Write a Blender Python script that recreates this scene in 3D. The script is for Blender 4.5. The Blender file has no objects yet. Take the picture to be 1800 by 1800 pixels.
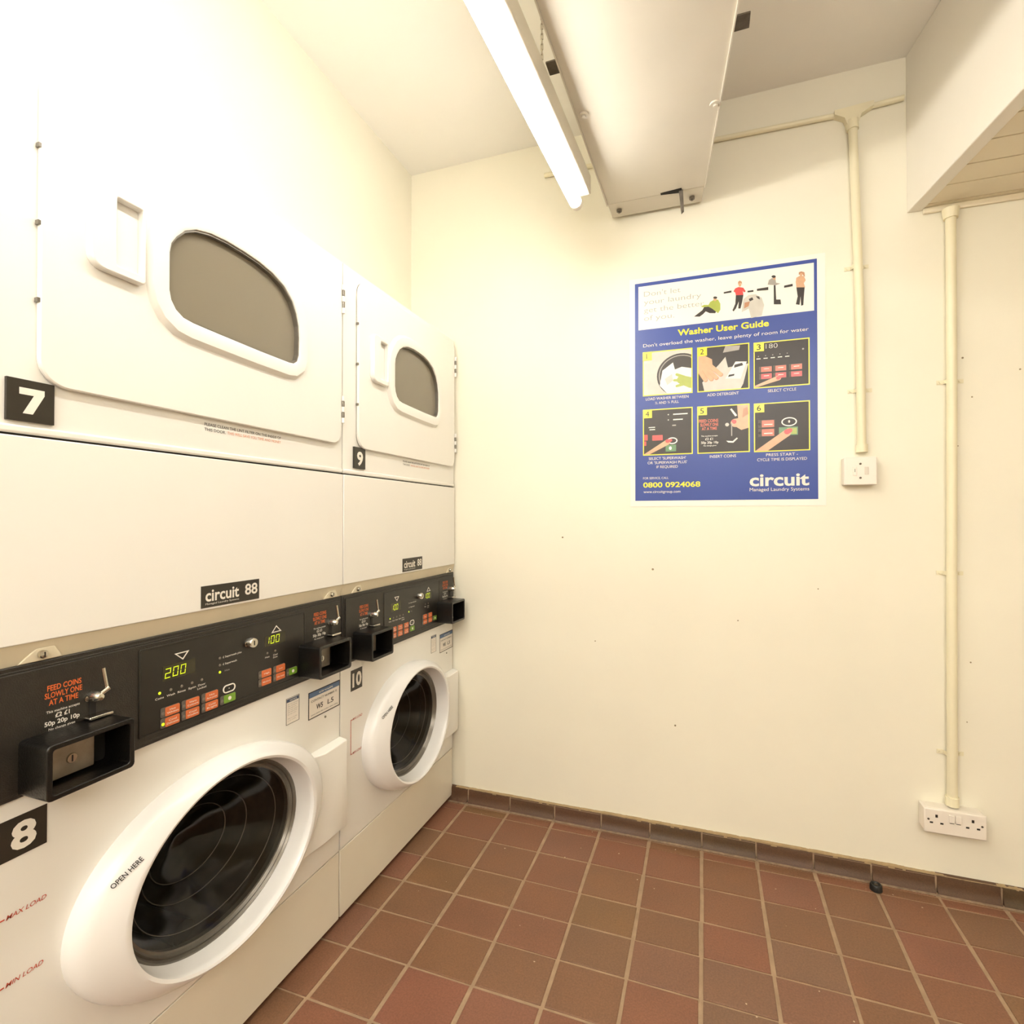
import bpy, bmesh, math, random
from mathutils import Vector, Matrix
random.seed(4)
PI = math.pi
scn = bpy.context.scene
COL = scn.collection

# ---------------------------------------------------------------- camera
cam_d = bpy.data.cameras.new('camera')
cam = bpy.data.objects.new('camera', cam_d)
COL.objects.link(cam)
cam.location = (.8087, -1.7738, 1.0069)
cam.rotation_euler = (PI/2 + .0102, 0, .3411)
cam_d.sensor_width = 36.0
cam_d.lens = 949.8/1800*36
cam_d.clip_start = .02
scn.camera = cam

# ---------------------------------------------------------------- world, exposure
w = bpy.data.worlds.new('world'); scn.world = w; w.use_nodes = True
w.node_tree.nodes['Background'].inputs[0].default_value = (1, .95, .86, 1)
w.node_tree.nodes['Background'].inputs[1].default_value = 0.02
vs = scn.view_settings
vs.view_transform = 'Standard'; vs.look = 'None'; vs.gamma = 1; vs.use_curve_mapping = False
vs.exposure = 0.68
TUBE_STRENGTH = 24.0
FILL_TUBE_STRENGTH = 75.0
LAMP_COL = (1.0, .975, .925)
la_d = bpy.data.lights.new('rear_fill_light', 'AREA'); la_d.shape = 'RECTANGLE'; la_d.size = 1.7; la_d.size_y = 1.3  # unseen area light added behind the camera to fill the room
la_d.energy = 36; la_d.color = (1.0, .965, .91)
la_o = bpy.data.objects.new('rear_fill_light', la_d); COL.objects.link(la_o)
la_o.location = (1.15, -2.75, 2.15)
la_o.rotation_euler = (Vector((.35, -.2, .75))-Vector(la_o.location)).to_track_quat('-Z', 'Y').to_euler()

# ---------------------------------------------------------------- materials
def lin(c):
    return tuple((x/12.92 if x <= .04045 else ((x+.055)/1.055)**2.4) for x in [v/255 for v in c])
MATS = {}
def pm(name, rgb, rough=.5, metal=0.0, var=0.04, scale=8.0, bump=0.0, bscale=60.0, coat=0.0, spec=.5, rvar=0.0):
    if name in MATS: return MATS[name]
    m = bpy.data.materials.new(name); m.use_nodes = True; nt = m.node_tree
    b = nt.nodes['Principled BSDF']
    c = lin(rgb)
    b.inputs['Roughness'].default_value = rough
    b.inputs['Metallic'].default_value = metal
    b.inputs['Specular IOR Level'].default_value = spec
    if coat: b.inputs['Coat Weight'].default_value = coat; b.inputs['Coat Roughness'].default_value = .08
    tc = nt.nodes.new('ShaderNodeTexCoord')
    n = nt.nodes.new('ShaderNodeTexNoise'); n.inputs['Scale'].default_value = scale; n.inputs['Detail'].default_value = 4
    r = nt.nodes.new('ShaderNodeValToRGB')
    r.color_ramp.elements[0].position = .3; r.color_ramp.elements[1].position = .7
    r.color_ramp.elements[0].color = tuple(max(0, x*(1-var)) for x in c)+(1,)
    r.color_ramp.elements[1].color = tuple(min(1, x*(1+var)) for x in c)+(1,)
    nt.links.new(tc.outputs['Object'], n.inputs['Vector'])
    nt.links.new(n.outputs['Fac'], r.inputs['Fac'])
    nt.links.new(r.outputs['Color'], b.inputs['Base Color'])
    if rvar:
        mr = nt.nodes.new('ShaderNodeMapRange')
        mr.inputs['To Min'].default_value = max(0, rough-rvar); mr.inputs['To Max'].default_value = rough+rvar
        nt.links.new(n.outputs['Fac'], mr.inputs['Value']); nt.links.new(mr.outputs['Result'], b.inputs['Roughness'])
    if bump:
        n2 = nt.nodes.new('ShaderNodeTexNoise'); n2.inputs['Scale'].default_value = bscale; n2.inputs['Detail'].default_value = 3
        bp = nt.nodes.new('ShaderNodeBump'); bp.inputs['Strength'].default_value = bump; bp.inputs['Distance'].default_value = .004
        nt.links.new(tc.outputs['Object'], n2.inputs['Vector'])
        nt.links.new(n2.outputs['Fac'], bp.inputs['Height']); nt.links.new(bp.outputs['Normal'], b.inputs['Normal'])
    MATS[name] = m
    return m
def em(name, rgb, strength):
    if name in MATS: return MATS[name]
    m = bpy.data.materials.new(name); m.use_nodes = True; nt = m.node_tree
    b = nt.nodes['Principled BSDF']
    b.inputs['Base Color'].default_value = tuple(rgb)+(1,)
    b.inputs['Emission Color'].default_value = tuple(rgb)+(1,)
    b.inputs['Emission Strength'].default_value = strength
    MATS[name] = m; return m
def glass(name, tint, rough=.03, ior=1.5, refl_col=None, amount=0):
    m = bpy.data.materials.new(name); m.use_nodes = True; nt = m.node_tree
    nt.nodes.remove(nt.nodes['Principled BSDF'])
    out = nt.nodes['Material Output']
    t = nt.nodes.new('ShaderNodeBsdfTransparent'); t.inputs[0].default_value = tuple(tint)+(1,)
    g = nt.nodes.new('ShaderNodeBsdfGlossy'); g.inputs['Roughness'].default_value = rough
    f = nt.nodes.new('ShaderNodeFresnel'); f.inputs['IOR'].default_value = ior
    mx = nt.nodes.new('ShaderNodeMixShader')
    if refl_col:
        df = nt.nodes.new('ShaderNodeBsdfDiffuse'); df.inputs[0].default_value = tuple(refl_col)+(1,)  # diffuse colour painted in for what the pane reflects
        m0 = nt.nodes.new('ShaderNodeMixShader'); m0.inputs[0].default_value = amount
        nt.links.new(t.outputs[0], m0.inputs[1]); nt.links.new(df.outputs[0], m0.inputs[2]); t = m0
    nt.links.new(f.outputs[0], mx.inputs[0]); nt.links.new(t.outputs[0], mx.inputs[1]); nt.links.new(g.outputs[0], mx.inputs[2])
    nt.links.new(mx.outputs[0], out.inputs['Surface'])
    return m

wall_m = pm('cream_wall_paint', (242, 237, 219), rough=.42, var=.025, scale=2.2, bump=.25, bscale=14)
ceil_m = pm('ceiling_paint', (250, 247, 240), rough=.6, var=.02, scale=2, bump=.12, bscale=18)
beam_m = pm('bulkhead_paint', (246, 241, 230), rough=.5, var=.02, scale=3, bump=.1, bscale=20)
board_m = pm('boarding_paint', (240, 230, 205), rough=.5, var=.03, scale=5, bump=.1, bscale=20)
duct_m = pm('trunking_paint', (214, 207, 192), rough=.38, var=.04, scale=4, bump=.12, bscale=9)
white_m = pm('machine_enamel', (241, 238, 230), rough=.32, var=.015, scale=3)
kick_m = pm('plinth_enamel', (236, 229, 211), rough=.4, var=.03, scale=4)
ring_m = pm('door_ring_plastic', (240, 238, 235), rough=.25, var=.01)
strip_m = pm('beige_trim_metal', (214, 203, 176), rough=.4, metal=.0, var=.04, scale=12)
black_m = pm('black_console', (38, 34, 28), rough=.42, var=.15, scale=90, bump=.25, bscale=500)
inset_m = pm('black_console_overlay', (34, 31, 26), rough=.3, var=.08, scale=40)
bbox_m = pm('black_cup_plastic', (15, 13, 11), rough=.3, var=.2, scale=60, bump=.15, bscale=300)
steel_m = pm('chromed_steel', (205, 200, 190), rough=.2, metal=1, var=.05, scale=30)
coin_m = pm('coin_plate_metal', (150, 140, 128), rough=.38, metal=.85, var=.25, scale=28, rvar=.12)
sign_m = pm('sign_black', (46, 41, 33), rough=.35, var=.04)
ink_w = pm('white_print', (238, 232, 220), rough=.5, var=.01)
ink_k = pm('black_print', (38, 34, 30), rough=.5, var=.01)
ink_o = pm('orange_print', (226, 108, 50), rough=.5, var=.03)
ink_r = pm('red_print', (196, 84, 62), rough=.5, var=.03)
ink_g = pm('grey_print', (150, 146, 138), rough=.5, var=.02)
btn_o = pm('orange_button', (214, 112, 62), rough=.4, var=.05, scale=60)
btn_grey = pm('grey_button_surround', (98, 92, 84), rough=.45, var=.05)
btn_g = pm('green_button', (118, 160, 48), rough=.4, var=.05, scale=60)
lcd_m = pm('display_window', (52, 48, 26), rough=.15, var=.05)
seg_m = em('display_segment', lin((190, 208, 24)), .75)
led_m = em('green_indicator', lin((170, 190, 30)), .9)
ledoff_m = pm('dark_indicator', (120, 112, 100), rough=.3, var=.05)
sock_m = pm('white_switch_plastic', (240, 232, 220), rough=.3, var=.01)
slot_m = pm('dark_slot', (40, 34, 26), rough=.6, var=.05)
cond_m = pm('conduit_paint', (236, 228, 198), rough=.4, var=.03, scale=6, bump=.1, bscale=30)
gap_m = pm('dark_gap', (26, 22, 17), rough=.8, var=.1)
gasket_m = pm('grey_gasket', (120, 114, 104), rough=.3, metal=.5, var=.1, scale=30)
drum_m = pm('washer_drum_steel', (92, 80, 66), rough=.45, metal=.6, var=.25, scale=25)
dryer_in_m = pm('dryer_drum_galvanised', (188, 172, 142), rough=.5, metal=.15, var=.08, scale=7)
rub_m = pm('black_rubber', (28, 28, 26), rough=.4, var=.1)
dglass_m = glass('dryer_window_glass', (.80, .78, .74), .06, 1.5, lin((184, 173, 150)), .5)  # pale diffuse share stands in for the wall reflected in the pane
wglass_m = glass('washer_bowl_glass', (.66, .64, .60), .10, 1.42)
ridge_m = pm('glass_ridge', (66, 58, 48), rough=.3, var=.05)
tube_m = em('fluorescent_tube', LAMP_COL, TUBE_STRENGTH)
fill_tube_m = em('added_fill_tube', LAMP_COL, FILL_TUBE_STRENGTH)  # glow of the added rear batten
brack_m = pm('bare_bracket_steel', (96, 88, 78), rough=.5, metal=.6, var=.3, scale=60)

# floor tile material: one random shade per tile (mesh island), speckle, worn patches
def tile_material(name, cols, speck=True):
    m = bpy.data.materials.new(name); m.use_nodes = True; nt = m.node_tree; b = nt.nodes['Principled BSDF']
    g = nt.nodes.new('ShaderNodeNewGeometry')
    r = nt.nodes.new('ShaderNodeValToRGB'); r.color_ramp.elements[0].color = lin(cols[0])+(1,); r.color_ramp.elements[1].color = lin(cols[-1])+(1,)
    for i, c in enumerate(cols[1:-1]):
        e = r.color_ramp.elements.new((i+1)/(len(cols)-1)); e.color = lin(c)+(1,)
    tc = nt.nodes.new('ShaderNodeTexCoord')
    n = nt.nodes.new('ShaderNodeTexNoise'); n.inputs['Scale'].default_value = 9; n.inputs['Detail'].default_value = 6
    n2 = nt.nodes.new('ShaderNodeTexNoise'); n2.inputs['Scale'].default_value = 260; n2.inputs['Detail'].default_value = 2
    mx = nt.nodes.new('ShaderNodeMix'); mx.data_type = 'RGBA'; mx.blend_type = 'OVERLAY'; mx.inputs[0].default_value = .18
    mx2 = nt.nodes.new('ShaderNodeMix'); mx2.data_type = 'RGBA'; mx2.blend_type = 'OVERLAY'; mx2.inputs[0].default_value = .35
    nt.links.new(g.outputs['Random Per Island'], r.inputs[0])
    nt.links.new(tc.outputs['Object'], n.inputs['Vector']); nt.links.new(tc.outputs['Object'], n2.inputs['Vector'])
    nt.links.new(r.outputs[0], mx.inputs[6]); nt.links.new(n.outputs['Fac'], mx.inputs[7])
    nt.links.new(mx.outputs[2], mx2.inputs[6]); nt.links.new(n2.outputs['Fac'], mx2.inputs[7])
    nt.links.new(mx2.outputs[2], b.inputs['Base Color'])
    mr = nt.nodes.new('ShaderNodeMapRange'); mr.inputs['To Min'].default_value = .38; mr.inputs['To Max'].default_value = .68
    nt.links.new(n.outputs['Fac'], mr.inputs['Value']); nt.links.new(mr.outputs['Result'], b.inputs['Roughness'])
    bp = nt.nodes.new('ShaderNodeBump'); bp.inputs['Strength'].default_value = .25; bp.inputs['Distance'].default_value = .002
    nt.links.new(n2.outputs['Fac'], bp.inputs['Height']); nt.links.new(bp.outputs['Normal'], b.inputs['Normal'])
    return m
tile_m = tile_material('quarry_tile', [(120, 88, 64), (125, 88, 63), (128, 84, 63), (122, 90, 60), (132, 84, 65), (121, 91, 70)])
skirt_m = tile_material('skirting_tile', [(82, 57, 35), (88, 60, 39), (78, 59, 34), (92, 60, 40)])
grout_m = pm('grout', (166, 140, 112), rough=.85, var=.16, scale=26, bump=.5, bscale=220)
dirtgrout_m = pm('worn_grout_deposit', (150, 128, 104), rough=.9, var=.3, scale=60, bump=.5, bscale=200)

# ---------------------------------------------------------------- mesh helpers
class MB:
    def __init__(s): s.v = []; s.f = []; s.mi = []
    def add(s, vs, fs, mi=0):
        o = len(s.v); s.v += [tuple(x) for x in vs]; s.f += [tuple(i+o for i in f) for f in fs]; s.mi += [mi]*len(fs)
        return s
    def box(s, a, b, mi=0):
        x0, y0, z0 = [min(p) for p in zip(a, b)]; x1, y1, z1 = [max(p) for p in zip(a, b)]
        return s.add([(x0,y0,z0),(x1,y0,z0),(x1,y1,z0),(x0,y1,z0),(x0,y0,z1),(x1,y0,z1),(x1,y1,z1),(x0,y1,z1)],
                     [(0,3,2,1),(4,5,6,7),(0,1,5,4),(1,2,6,5),(2,3,7,6),(3,0,4,7)], mi)
    def hexa(s, bottom, top, mi=0):
        return s.add(list(bottom)+list(top), [(3,2,1,0),(4,5,6,7),(0,1,5,4),(1,2,6,5),(2,3,7,6),(3,0,4,7)], mi)
    def prism(s, poly, O, R, U, N, d0, d1, mi=0):      # polygon in (R,U) extruded along N
        O, R, U, N = Vector(O), Vector(R), Vector(U), Vector(N); n = len(poly)
        vs = [O+R*p[0]+U*p[1]+N*d0 for p in poly]+[O+R*p[0]+U*p[1]+N*d1 for p in poly]
        return s.add(vs, [tuple(range(n))[::-1], tuple(range(n, 2*n))]+[(i, (i+1) % n, n+(i+1) % n, n+i) for i in range(n)], mi)
    def flat(s, poly, O, R, U, N, d=0, mi=0):
        O, R, U, N = Vector(O), Vector(R), Vector(U), Vector(N)
        return s.add([O+R*p[0]+U*p[1]+N*d for p in poly], [tuple(range(len(poly)))], mi)
    def frame(s, outer, inner, O, R, U, N, d0, d1, mi=0, di=None):   # ring between two outlines with equal counts
        O, R, U, N = Vector(O), Vector(R), Vector(U), Vector(N); n = len(outer); di = d1 if di is None else di
        P = lambda p, d: O+R*p[0]+U*p[1]+N*d
        vs = [P(p, d0) for p in outer]+[P(p, d1) for p in outer]+[P(p, di) for p in inner]+[P(p, d0) for p in inner]
        fs = []
        for k in range(4):
            a, b = k*n, ((k+1) % 4)*n
            for i in range(n):
                j = (i+1) % n; fs.append((a+i, a+j, b+j, b+i))
        return s.add(vs, fs, mi)
    def lathe(s, prof, O, R, U, N, ry=1.0, rz=1.0, seg=64, mi=0, close=False):   # prof: (radius factor a, depth d) ; ellipse axes ry, rz
        O, R, U, N = Vector(O), Vector(R), Vector(U), Vector(N)
        vs = []
        for (a, d) in prof:
            a = a if isinstance(a, tuple) else (a*ry, a*rz)
            for k in range(seg):
                t = 2*PI*k/seg; vs.append(O+R*(a[0]*math.cos(t))+U*(a[1]*math.sin(t))+N*d)
        fs = []
        m = len(prof)
        for i in range(m-1 if not close else m):
            for k in range(seg):
                kk = (k+1) % seg; j = (i+1) % m
                fs.append((i*seg+k, i*seg+kk, j*seg+kk, j*seg+k))
        return s.add(vs, fs, mi)
    def cyl(s, p, q, r, seg=24, mi=0, r2=None):
        p, q = Vector(p), Vector(q); ax = (q-p).normalized()
        a = ax.orthogonal().normalized(); b = ax.cross(a); r2 = r if r2 is None else r2
        vs = [p+(a*math.cos(2*PI*k/seg)+b*math.sin(2*PI*k/seg))*r for k in range(seg)]+[q+(a*math.cos(2*PI*k/seg)+b*math.sin(2*PI*k/seg))*r2 for k in range(seg)]
        return s.add(vs, [tuple(range(seg))[::-1], tuple(range(seg, 2*seg))]+[(k, (k+1) % seg, seg+(k+1) % seg, seg+k) for k in range(seg)], mi)
    def tube(s, pts, r, seg=12, mi=0):
        for a, b in zip(pts[:-1], pts[1:]): s.cyl(a, b, r, seg, mi)
        return s
    def build(s, name, mats, parent=None, bevel=0, smooth=False, segs=2, recalc=True):
        me = bpy.data.meshes.new(name); me.from_pydata(s.v, [], s.f)
        for m in (mats if isinstance(mats, (list, tuple)) else [mats]): me.materials.append(m)
        for p, i in zip(me.polygons, s.mi): p.material_index = i
        if recalc:
            bm = bmesh.new(); bm.from_mesh(me); bmesh.ops.recalc_face_normals(bm, faces=bm.faces); bm.to_mesh(me); bm.free()
        if smooth:
            for p in me.polygons: p.use_smooth = True
            try: me.set_sharp_from_angle(angle=math.radians(38))
            except Exception: pass
        o = bpy.data.objects.new(name, me); COL.objects.link(o)
        if parent is not None: o.parent = parent
        if bevel:
            b = o.modifiers.new('bevel', 'BEVEL'); b.width = bevel; b.segments = segs; b.limit_method = 'ANGLE'; b.angle_limit = math.radians(40)
            for p in me.polygons: p.use_smooth = True
            try: me.set_sharp_from_angle(angle=math.radians(60))
            except Exception: pass
        return o
def empty(name, loc): 
    o = bpy.data.objects.new(name, None); COL.objects.link(o); o.location = loc; o.empty_display_size = .1; return o
def tag(o, label=None, cat=None, group=None, kind=None):
    if label: o['label'] = label
    if cat: o['category'] = cat
    if group: o['group'] = group
    if kind: o['kind'] = kind
    return o
def lab(o, label): o['label'] = label; return o
def rrect(x0, z0, x1, z1, r, n=6, rs=None):
    rs = rs or (r, r, r, r)   # bl, br, tr, tl
    out = []
    for (cx, cz, a0, rr) in ((x0, z0, PI, rs[0]), (x1, z0, 1.5*PI, rs[1]), (x1, z1, 0, rs[2]), (x0, z1, .5*PI, rs[3])):
        sx = 1 if cx == x0 else -1; sz = 1 if cz == z0 else -1
        for k in range(n+1):
            a = a0+.5*PI*k/n; out.append((cx+sx*rr+rr*math.cos(a), cz+sz*rr+rr*math.sin(a)))
    return out
_tc = {}
def glyphs(s, bold):
    k = (s, bold)
    if k in _tc: return _tc[k]
    cu = bpy.data.curves.new('lettering', 'FONT'); cu.body = s; cu.size = 1; cu.offset = bold; cu.resolution_u = 3
    cu.space_line = 1.0
    o = bpy.data.objects.new('lettering', cu); COL.objects.link(o)
    bpy.context.view_layer.update()
    me = o.to_mesh()
    V = [tuple(v.co) for v in me.vertices]; F = [tuple(p.vertices) for p in me.polygons]
    o.to_mesh_clear(); bpy.data.objects.remove(o); bpy.data.curves.remove(cu)
    _tc[k] = (V, F); return V, F
def put_text(mb, s, x0, x1, z0, h, O, R, U, N, d, bold=.0, shear=0.0, mi=0, align='L'):
    """fit the text: cap height h with baseline z0, width from x0 to x1 (x1 None = natural)"""
    V, F = glyphs(s, bold)
    if not V: return mb
    xa = min(v[0] for v in V); xb = max(v[0] for v in V)
    k = h/.73
    kx = k if x1 is None else (x1-x0)/(xb-xa)
    off = 0
    if x1 is None and align == 'C': off = -(xb-xa)*k/2
    O, R, U, N = Vector(O), Vector(R), Vector(U), Vector(N)
    mb.add([O+R*(x0+off+(v[0]-xa)*kx+shear*v[1]*k)+U*(z0+v[1]*k)+N*d for v in V], F, mi)
    return mb

# ================================================================= STRUCTURE
CEIL = 2.29
WL = -.222      # left wall above the machines
XM = -.0458     # machine fronts
XR, YF = 2.75, -3.4
def struct(o): o['kind'] = 'structure'; return o

# floor: individually laid quarry tiles over a grout bed, one mesh
cols = [.0196, .1768, .3353, .4914, .6453, .7994, .9512, 1.1018, 1.2442, 1.3934, 1.536]
rows = [-.0360, -.0704, -.2043, -.3372, -.4511, -.5684, -.6966, -.8400, -.988]
while rows[-1] > YF: rows.append(rows[-1]-.148)
X = list(cols)
while X[0] > -.9: X.insert(0, X[0]-.155)
while X[-1] < XR+.1: X.append(X[-1]+.152)
mb = MB(); mb.box((-.95, YF-.1, -.05), (XR+.15, .1, -.0022), 1)
for i in range(len(X)-1):
    for j in range(-1, len(rows)-1):
        y1 = 0.0 if j < 0 else rows[j]; y0 = rows[0] if j < 0 else rows[j+1]
        gx, gy = .0048, (.0030 if j > 0 else .0019)
        x0, x1 = X[i]+gx*random.uniform(.75, 1.2), X[i+1]-gx*random.uniform(.75, 1.2)
        ya, yb = y0+gy*random.uniform(.7, 1.25), y1-gy*random.uniform(.7, 1.25)
        if j < 0: yb = y1-.02
        t = .0022; h = random.uniform(-.0004, .0004)
        jx = lambda: random.uniform(-.0009, .0009)
        p = [(x0+jx(), ya+jx()), (x1+jx(), ya+jx()), (x1+jx(), yb+jx()), (x0+jx(), yb+jx())]
        e = .0016
        inner = [(p[0][0]+e, p[0][1]+e), (p[1][0]-e, p[1][1]+e), (p[2][0]-e, p[2][1]-e), (p[3][0]+e, p[3][1]-e)]
        vs = [(a, b, -.003) for a, b in p]+[(a, b, h-.0008) for a, b in p]+[(a, b, h) for a, b in inner]
        fs = [(8, 9, 10, 11)]+[(k, (k+1) % 4, 4+(k+1) % 4, 4+k) for k in range(4)]+[(4+k, 4+(k+1) % 4, 8+(k+1) % 4, 8+k) for k in range(4)]
        mb.add(vs, fs, 0)
for k in range(46):
    fx, fy, fr = random.uniform(-.1, 1.9), -.04-abs(random.gauss(0, .45)), random.uniform(.0008, .0024)
    mb.add([(fx+fr*math.cos(a)*random.uniform(.6, 1.3), fy+fr*math.sin(a)*random.uniform(.6, 1.3), .0007) for a in [2*PI*q/6 for q in range(6)]], [tuple(range(6))], 2)
floor = struct(mb.build('floor', [tile_m, grout_m, pm('pale_fleck', (205, 186, 160), rough=.8)], recalc=False))

# back wall
m = MB(); m.box((-.95, 0, -.05), (XR+.15, .12, CEIL+.1))
for (x_, z_, r_) in ((1.467, 1.437, .0026), (1.487, 1.330, .002), (1.590, 1.395, .0022), (1.226, 1.285, .0015), (1.236, 1.42, .0015), (.655, .842, .0035), (.905, .695, .002), (.722, .355, .003), (1.455, 1.200, .0015), (1.479, .62, .002), (1.47, .46, .0015), (.36, .94, .003), (.47, .60, .002), (1.12, .80, .0018)):
    m.cyl((x_, 0, z_), (x_, -.0008, z_), r_, 9, 1)
struct(m.build('wall_back', [wall_m, pm('old_screw_mark', (150, 134, 104), rough=.8, var=.2, scale=200)]))
struct(MB().box((XR, YF, -.05), (XR+.12, 0, CEIL+.1)).build('wall_right', wall_m))
struct(MB().box((-.95, YF-.12, -.05), (XR+.15, YF, CEIL+.1)).build('wall_front', wall_m))
mb = MB()
mb.box((-.95, YF, 1.6475), (WL, 0, CEIL+.05)); mb.box((-.95, -1.373+0, -.05), (-.80, 0, 1.6475)); mb.box((-.95, YF, -.05), (-.05, -1.373, 1.6475))
struct(mb.build('wall_left', wall_m))
struct(MB().box((-.95, YF-.1, CEIL), (XR+.15, .1, CEIL+.1)).build('ceiling', ceil_m))

# bulkhead on the right with a boarded underside
bx = lambda y: 1.343+.14*(-y)
ZB = 1.852
mb = MB()
yy = -2.6
mb.hexa([(bx(0), 0, ZB), (bx(yy), yy, ZB), (bx(yy)+.035, yy, ZB), (bx(0)+.035, 0, ZB)], [(bx(0), 0, CEIL), (bx(yy), yy, CEIL), (bx(yy)+.035, yy, CEIL), (bx(0)+.035, 0, CEIL)])
beam = struct(mb.build('trim_1', beam_m, bevel=.002))
lab(beam, 'cream painted side face of the bulkhead under the ceiling')
# boards
gy = [0.0, -.025, -.110, -.192, -.280, -.362]
while gy[-1] > yy: gy.append(gy[-1]-.084)
mb = MB()
for a, b in zip(gy[:-1], gy[1:]):
    t = .0022
    if b < yy: b = yy
    mb.hexa([(bx(a)+.036, a-t, ZB+.004), (bx(b)+.036, b+t, ZB+.004), (XR, b+t, ZB+.004), (XR, a-t, ZB+.004)],
            [(bx(a)+.036, a-t, ZB+.02), (bx(b)+.036, b+t, ZB+.02), (XR, b+t, ZB+.02), (XR, a-t, ZB+.02)])
mb.hexa([(bx(0)+.036, 0, ZB+.0075), (bx(yy)+.036, yy, ZB+.0075), (XR, yy, ZB+.0075), (XR, 0, ZB+.0075)], [(bx(0)+.036, 0, ZB+.03), (bx(yy)+.036, yy, ZB+.03), (XR, yy, ZB+.03), (XR, 0, ZB+.03)])
lab(struct(mb.build('trim_2', board_m)), 'cream painted tongue and groove boards under the bulkhead')
# scotia strip where the boards meet the back wall
mb = MB(); mb.box((bx(0)+.036, -.010, ZB-.012), (XR, 0, ZB+.004))
lab(struct(mb.build('trim_3', board_m, bevel=.003)), 'thin painted strip where the boards meet the back wall')

# tiled skirting along the back wall: coved quarry tiles
HS = .045
mb = MB()
SX = [c for c in X if c > -.1]
SX.insert(0, -.2)
for a, b in zip(SX[:-1], SX[1:]):
    b = min(b, XR)
    if b-a < .03: continue
    g = .0022; x0, x1 = a+g, b-g
    prof = [(0, 0), (-.0245, 0), (-.0235, .0035), (-.0195, .008), (-.016, .016), (-.0135, .026), (-.0135, HS-.006), (-.0110, HS-.001), (0, HS)]
    dz = random.uniform(-.0015, .0015)
    n = len(prof)
    vs = [(x0, p[0], p[1]+(dz if p[1] > .03 else 0)) for p in prof]+[(x1, p[0], p[1]+(dz if p[1] > .03 else 0)) for p in prof]
    mb.add(vs, [tuple(range(n))[::-1], tuple(range(n, 2*n))]+[(i, (i+1) % n, n+(i+1) % n, n+i) for i in range(n)], 0)
mb.box((-.2, -.0125, 0), (XR, 0, HS-.004), 1)
mb.box((-.05, -.0325, -.001), (XR, 0, .0012), 2)
sk = struct(mb.build('baseboard_back', [skirt_m, grout_m, dirtgrout_m], smooth=True))

# ragged paint line and drips above the skirting
mb = MB(); x = -.03; hh = .001
while x < 2.4:
    wdt = random.uniform(.004, .016); hh = min(.0028, max(.0004, hh+random.uniform(-.0009, .0009))); dn = random.uniform(.0003, .0012) if random.random() < .9 else .004
    mb.box((x, -.0118-random.uniform(.0004, .0010), HS-dn), (x+wdt, 0, HS+hh))
    x += wdt
lab(struct(mb.build('trim_4', pm('paint_ridge', (170, 146, 108), rough=.6, var=.1, scale=60))), 'ragged paint ridge along the top of the tiled skirting')

# ================================================================= STACKED LAUNDRY MACHINES
RX, UZ, NX = (0, 1, 0), (0, 0, 1), (1, 0, 0)      # on a machine front: right = +y, up = z, outward = +x
O0 = (0, 0, 0)
D_OUT = [(.24, 1.446), (.24, 1.384), (.2435, 1.368), (.252, 1.355), (.266, 1.346), (.285, 1.343), (.335, 1.341), (.432, 1.338), (.515, 1.337), (.530, 1.339), (.541, 1.347), (.546, 1.362),
         (.547, 1.400), (.545, 1.425), (.538, 1.450), (.525, 1.473), (.500, 1.495), (.466, 1.509), (.431, 1.516), (.395, 1.519), (.357, 1.520), (.320, 1.517), (.290, 1.509), (.268, 1.496), (.252, 1.478), (.243, 1.463)]
def offs(poly, r):
    n = len(poly); out = []
    for i in range(n):
        p0, p1, p2 = Vector(poly[i-1]), Vector(poly[i]), Vector(poly[(i+1) % n])
        t = (p2-p0).normalized(); nn = Vector((t.y, -t.x)); out.append(tuple(p1+nn*r))
    return out
def seven(mb, ch, x, z, w, h, O, R, U, N, d, sh=.12):
    t = h*.085
    S = {'a': [(0, h-t), (w, h-t), (w, h), (0, h)], 'g': [(0, h/2-t/2), (w, h/2-t/2), (w, h/2+t/2), (0, h/2+t/2)], 'd': [(0, 0), (w, 0), (w, t), (0, t)],
         'f': [(0, h/2+t*.5), (t, h/2+t*.5), (t, h-t*1.3), (0, h-t*1.3)], 'b': [(w-t, h/2+t*.5), (w, h/2+t*.5), (w, h-t*1.3), (w-t, h-t*1.3)],
         'e': [(0, t*1.3), (t, t*1.3), (t, h/2-t*.5), (0, h/2-t*.5)], 'c': [(w-t, t*1.3), (w, t*1.3), (w, h/2-t*.5), (w-t, h/2-t*.5)]}
    for s in {'0': 'abcdef', '1': 'bc', '2': 'abged'}[ch]:
        mb.flat([(x+p[0]+sh*p[1], z+p[1]) for p in S[s]], O, R, U, N, d)

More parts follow.
